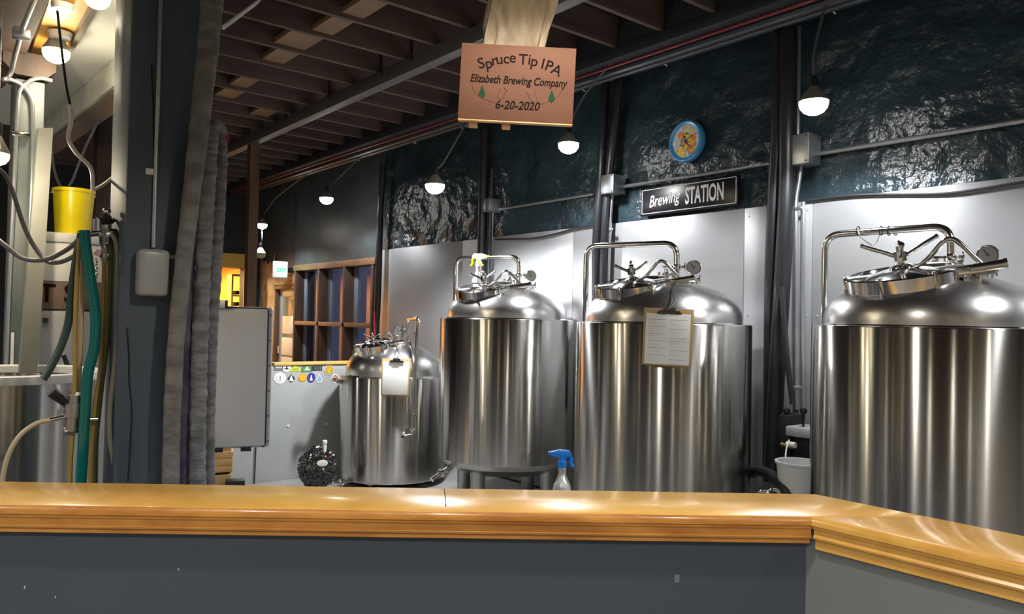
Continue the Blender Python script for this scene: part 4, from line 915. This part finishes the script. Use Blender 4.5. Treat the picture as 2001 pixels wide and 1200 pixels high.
def stk(x, y, w_, h_, shape, m, label, inner=None):
    p = PX(x, y, HX+.0015); T = facing(p, 0)
    s = PX(x, y, HX).x; sc = (Vector(PX(x, y, HX))-EYE).dot(FW)/FPX; w2 = w_*sc/2*1.22; h2 = h_*sc/2
    shp = dict(rect=[(-1, -1), (1, -1), (1, 1), (-1, 1)], arch=[(-1, -1), (1, -1), (1, .2), (.5, .85), (0, 1), (-.5, .85), (-1, .2)], circ=[(cos(2*pi*k/20), sin(2*pi*k/20)) for k in range(20)],
               drop=[(0, 1), (.45, .25), (.8, -.2), (.75, -.65), (.4, -.95), (-.4, -.95), (-.75, -.65), (-.8, -.2), (-.45, .25)], hat=[(-1, -.8), (1, -.8), (1, -.1), (.45, .3), (.2, 1), (-.2, 1), (-.45, .3), (-1, -.1)], dia=[(0, -1), (1, -.1), (.5, .5), (.1, .6), (0, 1), (-.3, .6), (-1, -.1)])[shape]
    if label is None: return
    t = thing('wall_sticker', label, 'sticker', p, 0)
    bm = B(); prism(bm, [(a_*w2, b_*h2) for a_, b_ in shp], (0, .003), T); build('backing', bm, m, t, smooth=False)
    for ii_, (im, sh2, sx, sy, ox, oy) in enumerate(inner or []):
        sp2 = dict(rect=[(-1, -1), (1, -1), (1, 1), (-1, 1)], circ=[(cos(2*pi*k/16), sin(2*pi*k/16)) for k in range(16)], drop=[(0, 1), (.8, -.2), (.75, -.65), (.4, -.95), (-.4, -.95), (-.75, -.65), (-.8, -.2)], tri=[(-1, -1), (1, -1), (.1, 1), (-.2, .9)])[sh2]
        bm = B(); prism(bm, [(ox*w2+a_*w2*sx, oy*h2+b_*h2*sy) for a_, b_ in sp2], (.003, .0045+.0012*ii_), T); build('print', bm, im, t, smooth=False)
stk(544, 719, 15, 10, 'arch', 'st_grey', 'dark grey arched sticker, first in the upper row on the half wall', [('st_white', 'rect', .7, .16, 0, .3)])
stk(560, 719, 14, 16, 'circ', 'st_white', 'round white sticker in the upper sticker row', [('st_dark', 'tri', .3, .5, 0, .1), ('st_dark', 'rect', .6, .08, 0, -.1)])
stk(577, 720, 18, 13, 'hat', 'st_yellow', 'yellow hat-shaped sticker in the upper sticker row', [('st_green', 'rect', .6, .12, 0, -.2)])
stk(599, 720, 18, 14, 'arch', 'st_green', 'green arched sticker in the upper sticker row', [('st_pale', 'tri', .6, .6, .1, 0)])
stk(619, 720, 18, 9, 'rect', 'st_dark', 'dark lettered strip sticker in the upper sticker row', [('halfwall_grey', 'rect', .04, .8, -.3, 0), ('halfwall_grey', 'rect', .04, .8, .2, 0), ('halfwall_grey', 'rect', .04, .8, .6, 0)])
stk(643, 723, 18, 20, 'circ', 'st_lilac', 'round gold sticker near the short tank, last in the upper row', [('st_gold', 'circ', .84, .84, 0, 0), ('st_yellow', 'tri', .18, .6, 0, 0)])
stk(547, 739, 20, 22, 'circ', 'st_white', 'largest round white sticker, first in the lower sticker row', [('st_lilac', 'circ', .7, .7, 0, 0), ('st_white', 'circ', .62, .62, 0, 0), ('st_grey', 'rect', .08, .4, 0, 0)])
stk(569, 739, 13, 18, 'dia', 'st_dark', 'dark diamond sticker with a pale middle in the lower row', [('st_white', 'tri', .55, .6, 0, 0)])
stk(591, 738, 14, 16, 'circ', 'st_gold', 'round orange sticker in the lower sticker row', [('st_orange', 'circ', .8, .8, 0, 0)])
stk(608, 738, 14, 19, 'circ', 'st_navy', 'navy oval sticker with a white peak in the lower row', [('st_white', 'tri', .35, .6, 0, 0)])
stk(624, 739, 13, 19, 'drop', 'st_white', 'pale blue water drop sticker in the lower row', [('st_blue', 'drop', .72, .74, 0, -.05)])
stk(655, 740, 12, 19, 'circ', 'st_white', 'small red oval sticker nearest the short tank', [('st_red', 'circ', .7, .78, 0, 0), ('st_orange', 'circ', .3, .3, 0, .2)])

# crate stack under the board
def crate(px0, py0, px1, py1, d_, label):
    a_, b_ = PD(px0, py0, d_), PD(px1, py1, d_); c_ = (a_+b_)/2; w2 = (Vector((a_.x-b_.x, a_.y-b_.y))).length/2; T = facing((c_.x, c_.y, b_.z)); h = a_.z-b_.z
    t = thing('wooden_crate', label, 'crate', (c_.x, c_.y, b_.z)); n = 3
    for k in range(n): bm = B(); box(bm, (-w2, h*k/n+.004, -.012), (w2, h*(k+1)/n-.004, 0), .002, T); build('slat', bm, 'pallet_wood', t)
    bm = B(); box(bm, (-w2, 0, -.3), (-w2+.012, h, -.012), .002, T); box(bm, (w2-.012, 0, -.3), (w2, h, -.012), .002, T); box(bm, (-w2, 0, -.312), (w2, h, -.3), .002, T); box(bm, (-w2, 0, -.3), (w2, .012, -.012), .001, T); build('frame', bm, 'pallet_wood', t)
    return c_, b_.z, T, w2
crate(412, 882, 453, 925, 5.4, 'tan wooden crate showing below the grey board')
c_, zb2, T_, w2 = crate(414, 927, 448, 1010, 5.38, 'lower tan wooden crate under the other one, behind the bar')
bm = B(); box(bm, (-w2-.05, -zb2, -.35), (w2+.05, 0, .02), .01, T_); build('crate_base', bm, 'drum_grey', label='low grey box carrying the wooden crates behind the bar', cat='box')
bm = B(); p = PD(461, 940, 5.3); Tb = facing((p.x, p.y, 0)); box(bm, (-.07, 0, -.1), (.06, p.z, .0), .006, Tb); build('black_tray', bm, 'black_rubber', label='small black box just showing over the bar right of the crates', cat='box')

# black bag with a bottle top
cg = PD(622, 905, 7.0); rb = .165
bg_ = thing('rubbish_bag', 'shiny crumpled black bag around a carboy left of the short tank', 'bag', (cg.x, cg.y, cg.z-.30))
bm = B(); bmesh.ops.create_icosphere(bm, subdivisions=5, radius=1)
for v in bm.verts:
    n_ = v.co.normalized(); rr_ = 1+.16*noise.noise(n_*2.2)+.13*(1-abs(noise.noise(n_*4+Vector((3, 1, 2)))))**3-.06+.05*noise.noise(n_*11)
    rr_ *= .9+.1*(1-n_.z)
    v.co = Vector((n_.x*rb*rr_, n_.y*rb*rr_, max(n_.z*rb*rr_*1.15, -.30)))
bm.transform(Matrix.Translation(cg-Vector((0, 0, .02)))); build('bag', bm, 'bag_black', bg_, ang=25)
bm = B(); Tn = Matrix.Translation(PD(634, 892, 6.95)); lathe(bm, [(0, -.06), (.032, -.06), (.032, 0), (.022, .012), (0, .012)], Tn, 18); build('red_stopper', bm, 'red', bg_)
bm = B(); lathe(bm, [(.012, 0), (.016, .03), (.018, .055), (.016, .11), (.021, .115), (.021, .14), (0, .145)], Tn @ Matrix.Translation((0, 0, .005)), 18); build('airlock', bm, 'white_plastic', bg_)
bm = B(); T_ = facing(PD(630, 905, 6.80)); lathe(bm, [(0, 0), (.045, 0), (.048, .004), (0, .008)], T_ @ Matrix.Diagonal((1, .6, 1, 1)), 20); build('white_tag', bm, 'st_white', bg_)
bm = B(); cyl(bm, (cg.x, cg.y, 0), (cg.x, cg.y, cg.z-.325), .15, n=28); build('carboy_stand', bm, 'steel_dark', label='dark round keg carrying the crumpled black bag', cat='keg')
for o in (): pass

# ------------------------------------------------------------------ left corner
def LX(x, y, c): return PX(x, y, c)
# open steel kettle
kc = Vector((-4.36, .415)); kr = .43; kz = 1.345
kt = thing('brew_kettle', 'open steel kettle with a white rolled rim at the left edge', 'kettle', (kc.x, kc.y, 0))
TK = Matrix.Translation((kc.x, kc.y, 0))
bm = B(); lathe(bm, [(0, .35), (kr-.01, .35), (kr, .36), (kr, kz-.01), (kr-.006, kz-.01), (kr-.006, .37), (0, .365)], TK, 96); build('body', bm, 'steel', kt)
bm = B(); lathe(bm, [(kr-.012, kz-.035), (kr+.010, kz-.035), (kr+.014, kz-.02), (kr+.012, kz), (kr-.004, kz+.006), (kr-.014, kz-.002)], TK, 96, close=True); build('rim', bm, 'white_plastic', kt)
for k in range(3): a_ = k*2*pi/3; bm = B(); cyl(bm, (kc.x+.33*cos(a_), kc.y+.33*sin(a_), 0), (kc.x+.33*cos(a_), kc.y+.33*sin(a_), .36), .025); build('leg', bm, 'steel_dull', kt)
# faucet handle standing at the kettle's back rim
cf = thing('tap_handle', 'black curved tap handle at the back rim of the kettle', 'tap', PX(130, 712, -4.75))
bm = B(); tube(bm, smooth_pts([PX(133, 722, -4.75), PX(131, 710, -4.75), PX(125, 694, -4.75)]), .014, 10); build('handle', bm, 'black_rubber', cf)
bm = B(); cyl(bm, PX(128, 730, -4.75), PX(136, 715, -4.75), .024); build('valve', bm, 'steel_polished', cf)
# green-grey post with conduits
gx_ = -4.95; ga, gb = PX(26, 300, gx_).y, PX(84, 300, gx_).y
gp = thing('green_grey_post', 'green-grey post with looping conduits behind the kettle', 'post', (gx_, (ga+gb)/2, 0))
zc = PX(60, 158, gx_).z
rbox('timber', (gx_-.2, ga, 0), (gx_, gb, zc), 'post_green_grey', gp)
a, b = PX(5, 95, gx_), PX(108, 160, gx_)
bm = B(); prism(bm, [(a.y, a.z), (b.y, a.z), (b.y, b.z+.05), (b.y-.05, b.z), (a.y+.06, b.z), (a.y, b.z+.06)], (-.25, .02), Matrix.Translation((gx_, 0, 0)) @ Matrix(((0, 0, 1, 0), (1, 0, 0, 0), (0, 1, 0, 0), (0, 0, 0, 1)))); build('bolster', bm, 'post_dark_brown', gp, smooth=False)
G = lambda l: smooth_pts([PX(x, y, gx_+.02) for x, y in l])
for l in ([(102, 158), (80, 153), (60, 157), (42, 172), (36, 195), (32, 270), (26, 400), (18, 560), (12, 716)], [(4, 156), (22, 156), (42, 166), (60, 190), (64, 220), (64, 290), (60, 420), (50, 600), (44, 716)]):
    bm = B(); tube(bm, G(l), .011, 8); build('conduit', bm, 'galvanised', gp)
bm = B(); p = PX(22, 258, gx_+.005); q = PX(57, 266, gx_+.005); box(bm, (gx_, p.y, q.z-.012), (gx_+.035, q.y, q.z+.012), .003); build('strap', bm, 'steel_polished', gp)
# pale leaning strut
bm = B(); s0 = [PX(75, 250, -4.6), PX(104, 250, -4.6), PX(73, 730, -4.6), PX(38, 730, -4.6)]
vs2 = [bm.verts.new(v) for v in s0]+[bm.verts.new(v+Vector((-.06, 0, 0))) for v in s0]
for f in ((0, 1, 2, 3), (7, 6, 5, 4), (0, 4, 5, 1), (1, 5, 6, 2), (2, 6, 7, 3), (3, 7, 4, 0)): bm.faces.new([vs2[i] for i in f])
bmesh.ops.recalc_face_normals(bm, faces=bm.faces[:]); build('pale_strut', bm, 'strut_pale', label='pale grey leaning strut between the green-grey post and the yellow bucket', cat='strut', smooth=False)
bm = B(); box(bm, PX(20, 735, -4.80), PX(28, 650, -4.80)+Vector((-.02, 0, 0)), .002); build('white_stick', bm, 'white_plastic', label='short white stick standing in the kettle by the green-grey post', cat='stick')
# dark brown post behind the hoses
a, b = PX(190, 300, -7.0).y, PX(228, 300, -7.0).y
post('dark_brown_post', (-7.15, a, 0), (-7.0, b, 3.749), 'post_dark_brown', 'dark brown post far behind the hanging teal hose')
# stack: drum, stencilled crate, white box, yellow bucket
xs = -4.75+.05; xs = -5.2
def ybox(px0, py0, px1, py1, X_, dep): a_, b_ = PX(px0, py0, X_), PX(px1, py1, X_); return (X_-dep, a_.y, b_.z), (X_, b_.y, a_.z)
lo, hi = ybox(76, 604, 225, 800, xs, .5); lo = (lo[0], lo[1], 0)
gd = thing('grey_cabinet', 'grey cabinet standing under the stencilled brown crate', 'cabinet', ((lo[0]+hi[0])/2, (lo[1]+hi[1])/2, 0)); rbox('body', lo, hi, 'drum_grey', gd, .03)
bm = B(); box(bm, (hi[0], lo[1]+.02, hi[2]-.08), (hi[0]+.012, lo[1]+.05, hi[2]-.05), .003); build('hinge', bm, 'steel_dark', gd)
lo, hi2 = ybox(80, 549, 215, 603, xs, .45); lo = (lo[0], lo[1], hi[2]+.001)
cr_ = thing('stencilled_crate', 'brown crate with dark stencilled letters under the white box', 'crate', (lo[0], (lo[1]+hi2[1])/2, lo[2])); rbox('box', lo, hi2, 'crate_brown', cr_, .006)
bm = B(); pc = PX(112, 590, xs+.001); add_text(bm, 'T S', Matrix.Translation(pc) @ Matrix(((0, 0, 1, 0), (1, 0, 0, 0), (0, 1, 0, 0), (0, 0, 0, 1))), size=.15, ext=.001, offset=.003); build('stencil_letters', bm, 'ink', cr_, smooth=False)
lo, hi3 = ybox(86, 452, 216, 548, xs-.01, .42); lo = (lo[0], lo[1], hi2[2]+.001)
wb = thing('white_box', 'white lidded box under the yellow bucket', 'box', (lo[0], (lo[1]+hi3[1])/2, lo[2]))
rbox('body', lo, (hi3[0], hi3[1], hi3[2]-.06), 'white_plastic', wb, .008); rbox('lid', (lo[0]-.01, lo[1]-.01, hi3[2]-.058), (hi3[0]+.01, hi3[1]+.01, hi3[2]), 'white_plastic', wb, .008)
pl, pr = PX(107, 452, xs-.15), PX(180, 452, xs-.15); pt = PX(140, 376, xs-.15); yb2 = (pl.y+pr.y)/2; rb_ = (pr.y-pl.y)/2
yk = thing('yellow_bucket', 'bright yellow bucket standing on the white box', 'bucket', (xs-.18, yb2, hi3[2]+.001))
TY = Matrix.Translation((xs-.18, yb2, hi3[2]+.001)); hb = pt.z-hi3[2]+.02
bm = B(); lathe(bm, [(0, 0), (rb_*.92, 0), (rb_*.95, .008), (rb_*1.12, hb-.02), (rb_*1.17, hb-.02), (rb_*1.18, hb), (rb_*1.10, hb), (rb_*.92, .012), (0, .01)], TY, 48); build('shell', bm, 'yellow_plastic', yk)
bm = B(); tube(bm, [TY @ Vector((rb_*1.2*sin(a_)*.4, rb_*1.19*cos(a_), hb-.03-.0*a_)) for a_ in [pi*k/12 for k in range(13)]], .004, 6); build('handle', bm, 'white_plastic', yk)
lo, hi4 = ybox(206, 402, 221, 440, xs-.05, .1)
# manifold and hoses held on a bracket of the slate post
HXp = -3.36
Hh = lambda x, y, c=HXp: PX(x, y, c)
mf = thing('hose_manifold', 'dark metal manifold with clamps at the top of the hanging hoses', 'manifold', Hh(205, 455))
bm = B(); cyl(bm, Hh(196, 452), Vector((HXp, PYA+.02, Hh(205, 452).z)), .014); cyl(bm, Hh(152, 460), Hh(225, 452), .012); build('bracket', bm, 'steel_dark', mf)
bm = B(); cyl(bm, Hh(206, 440), Hh(206, 478), .022); cyl(bm, Hh(190, 428), Hh(190, 452), .02); cyl(bm, Hh(204, 478), Hh(204, 510), .012); tri_clamp(bm, Matrix.Translation(Hh(206, 460)), .03); tri_clamp(bm, Matrix.Translation(Hh(204, 500)), .018); build('valve_body', bm, 'steel_dull', mf)
bm = B()
for k in range(9):
    a_ = k*2.1; p = Hh(195+k*2.6, 434+4*sin(a_)); cyl(bm, p, p+Vector((.02*cos(a_), .024*sin(a_), .02)), .009, n=8)
build('wing_clamps', bm, 'steel_dark', mf)
bm = B(); lathe(bm, [(0, -.012), (.013, -.008), (.016, 0), (.013, .008), (0, .012)], Matrix.Translation(Hh(209, 412)), 16); build('steel_ball', bm, 'steel_polished', mf)
bm = B(); cyl(bm, Hh(190, 494), Hh(190, 494)+Vector((.012, 0, 0)), .013, n=20); build('pink_cap', bm, 'pink', mf)
bm = B()
for k in range(7): lathe(bm, [(0, -.007), (.006, 0), (0, .007)], Matrix.Translation(Hh(188+(k % 2)*1.5, 506+k*6)), 8)
build('chain', bm, 'steel_polished', mf)
def hose(l, r, m, label, c=HXp, off=0):
    P = smooth_pts([PX(x, y, c) for x, y in l], 8); bm = B(); tube(bm, P, r, 14); build('hanging_hose', bm, m, label=label, cat='hose')
hose([(165, 450), (169, 490), (179, 560), (187, 620), (184, 680), (172, 730), (167, 800), (162, 880), (157, 960)], .0195, 'hose_teal', 'thick teal hose hanging from the manifold, brightest of the hoses', -3.33)
hose([(160, 452), (150, 500), (140, 570), (134, 630), (118, 680), (98, 720), (84, 742)], .0145, 'hose_green', 'dark green hose with its open end over the kettle', -3.40)
hose([(158, 452), (152, 520), (148, 600), (147, 700), (145, 800), (138, 900), (137, 960)], .0085, 'hose_amber', 'amber tube hanging left of the teal hose down to the bar', -3.37)
hose([(163, 470), (160, 560), (158, 640), (155, 720), (150, 790)], .0095, 'hose_beige', 'beige tube hanging between the amber tube and the teal hose', -3.385)
hose([(204, 500), (203, 560), (200, 640), (196, 720), (184, 800), (178, 880), (176, 960)], .0085, 'hose_amber', 'amber tube just right of the teal hose', -3.39)
hose([(212, 450), (216, 500), (214, 580), (208, 660), (196, 760), (186, 860), (184, 960)], .013, 'hose_olive', 'olive tube hanging behind the clear hose', -3.42)
hose([(215, 452), (228, 478), (231, 540), (230, 640), (224, 720), (216, 790), (215, 850), (222, 900), (234, 960)], .0095, 'hose_clear', 'clear hose bowing past the left edge of the slate post', -3.32)
# keg coupler
kcp = thing('keg_coupler', 'grey keg coupler with a black lever hanging over the kettle', 'coupler', Hh(142, 800))
bm = B(); cyl(bm, Hh(146, 772), Hh(140, 842), .024); cyl(bm, Hh(144, 788), Hh(142, 815), .032); cyl(bm, Hh(125, 844), Hh(152, 839), .016); cyl(bm, Hh(157, 768), Hh(140, 800), .016); build('body', bm, 'steel_dull', kcp)
bm = B(); tube(bm, [Hh(135, 795), Hh(118, 780), Hh(101, 766)], [.011, .017, .022], 10); build('lever', bm, 'black_rubber', kcp)
bm = B(); cyl(bm, Hh(130, 814), Hh(97, 821), .010); cyl(bm, Hh(168, 820), Hh(190, 819), .010); cyl(bm, Hh(114, 815), Hh(116, 800), .006); build('tail_fittings', bm, 'steel_polished', kcp)
bm = B(); tube(bm, smooth_pts([Hh(98, 821), Hh(70, 828), Hh(40, 850), Hh(18, 885), Hh(6, 930), Hh(2, 975)]), .0085, 10); build('beer_line', bm, 'hose_beige', kcp)
# dark cables drooping across the left
pipe('drooping_cable', [PX(-20, 320, -4.0), PX(15, 350, -4.0), PX(50, 450, -3.9), PX(85, 505, -3.8), PX(115, 513, -3.6), PX(152, 495, -3.42), PX(168, 470, -3.38)], .009, 'grey_cable', 'steeper of the two dark cables drooping to the manifold', 'cable', sm=True)
pipe('drooping_cable', [PX(-20, 455, -4.0), PX(10, 480, -3.9), PX(45, 505, -3.8), PX(90, 507, -3.7), PX(135, 485, -3.5), PX(160, 462, -3.4)], .010, 'grey_cable', 'flatter of the two dark cables drooping to the manifold', 'cable', sm=True)
pipe('lamp_cable', [PD(112, 20, 3.0), PD(122, 110, 3.05), PD(130, 170, 3.05), PD(137, 205, 3.05)], .005, 'black_cable', 'thin dark cable dropping past the warm lamp at upper left', 'cable', sm=True)
pipe('lamp_cable', [PD(137, 205, 3.05), PD(139, 235, 3.05), PD(134, 270, 3.05), PD(150, 300, 3.05), PD(178, 330, 3.05), PD(182, 372, 3.05)], .008, 'white_cable', 'brightly lit white cable zigzagging down above the yellow bucket', 'cable', sm=True)
pipe('lamp_cable', [PD(182, 372, 3.05), PD(200, 362, 3.1), PD(222, 345, 3.2)], .006, 'white_cable', 'short white cable running from the zigzag cable to the slate post', 'cable', sm=True)
pipe('lamp_cable', [PX(100, 262, -6), PX(104, 320, -6), PX(112, 352, -6), PX(125, 370, -6), PX(140, 355, -6), PX(153, 322, -6), PX(168, 285, -6), PX(190, 240, -6)], .009, 'grey_cable', 'loop of grey cable hanging above the yellow bucket', 'cable', sm=True)
# header beam, soffit, orange plywood
hz = 3.0; hA, hB = PZ(80, 280, hz), PZ(235, 157, hz)
hd_ = (hB-hA); hd_.z = 0; hd_.normalize(); h2 = hA-hd_*.25; h3 = hB+hd_*((-4.3-hB.x)/hd_.x); nrm = Vector((-hd_.y, hd_.x, 0))
if nrm.y < 0: nrm = -nrm
ztop = 3.16
hb_ = thing('header_beam', 'white-faced header beam with lamp glare left of the slate post', 'beam', (h2+h3)/2)
bm = B(); prism(bm, [(h2.x, h2.y), (h3.x, h3.y), ((h3+nrm*.02).x, (h3+nrm*.02).y), ((h2+nrm*.02).x, (h2+nrm*.02).y)], (hz+.0, ztop)); build('face_board', bm, 'header_white', hb_, smooth=False)
bm = B(); q2, q3 = h2+nrm*.021, h3+nrm*.021; q4, q5 = h3+nrm*.16, h2+nrm*.16; prism(bm, [(q2.x, q2.y), (q3.x, q3.y), (q4.x, q4.y), (q5.x, q5.y)], (hz-.02, ztop+.1)); build('beam_core', bm, 'header_brown', hb_, smooth=False)
so0, so1 = h2, hB+hd_*((-3.36-hB.x)/hd_.x)
bm = B(); prism(bm, [(so0.x, so0.y), (so1.x, so1.y), (so1.x, -2.2), (so0.x, -2.2)], (ztop+.001, ztop+.05)); build('ceiling_soffit', bm, 'soffit_white', kind='structure', smooth=False)
def zpoly(l, z): return [(PZ(x, y, z).x, PZ(x, y, z).y) for x, y in l]
bm = B(); prism(bm, zpoly([(10, 148), (55, 112), (95, 0), (104, -60), (215, -60), (182, 12), (128, 96), (104, 140)], 3.15), (3.13, 3.158)); build('plywood_patch', bm, 'ply_orange', label='orange plywood ceiling patch above the warm lamp', cat='panel', smooth=False)
bm = B(); prism(bm, zpoly([(128, 104), (143, 98), (222, -40), (196, -40), (182, 6)], 3.10), (3.09, 3.129)); build('ceiling_batten', bm, 'header_brown', label='grey batten along the right side of the orange plywood', cat='batten', smooth=False)
bm = B(); prism(bm, zpoly([(-60, 200), (10, 150), (52, 84), (98, -30), (-60, -30)], 3.10), (3.04, 3.129)); build('ceiling_batten', bm, 'post_dark_brown', label='wide dark brown timber filling the upper left corner', cat='batten', smooth=False)
pipe('corner_conduit', [PZ(80, -30, 2.95), PZ(52, 35, 2.95), PZ(42, 62, 2.95), PZ(30, 105, 2.95), PX(20, 145, gx_+.03), PX(6, 156, gx_+.03)], .012, 'galvanised', 'grey conduit bending down from the upper left corner', 'conduit', sm=True)
bm = B(); p = PZ(42, 66, 2.95); box(bm, p-Vector((.03, .035, .025)), p+Vector((.03, .035, .025)), .006); build('conduit_fitting', bm, 'galvanised', label='square fitting on the conduit in the upper left corner', cat='fitting')
bm = B(); p = PZ(118, 64, 3.12); lathe(bm, [(0, -.03), (.05, -.03), (.06, 0), (0, 0)], Matrix.Translation(p), 24); build('ceiling_rose', bm, 'white_plastic', label='round white ceiling plate above the warm lamp', cat='ceiling plate')
bm = B(); p = PZ(122, 8, 3.12); lathe(bm, [(0, -.03), (.045, -.03), (.05, 0), (0, 0)], Matrix.Translation(p), 24); build('ceiling_rose', bm, 'white_plastic', label='round white ceiling plate at the top edge', cat='ceiling plate')
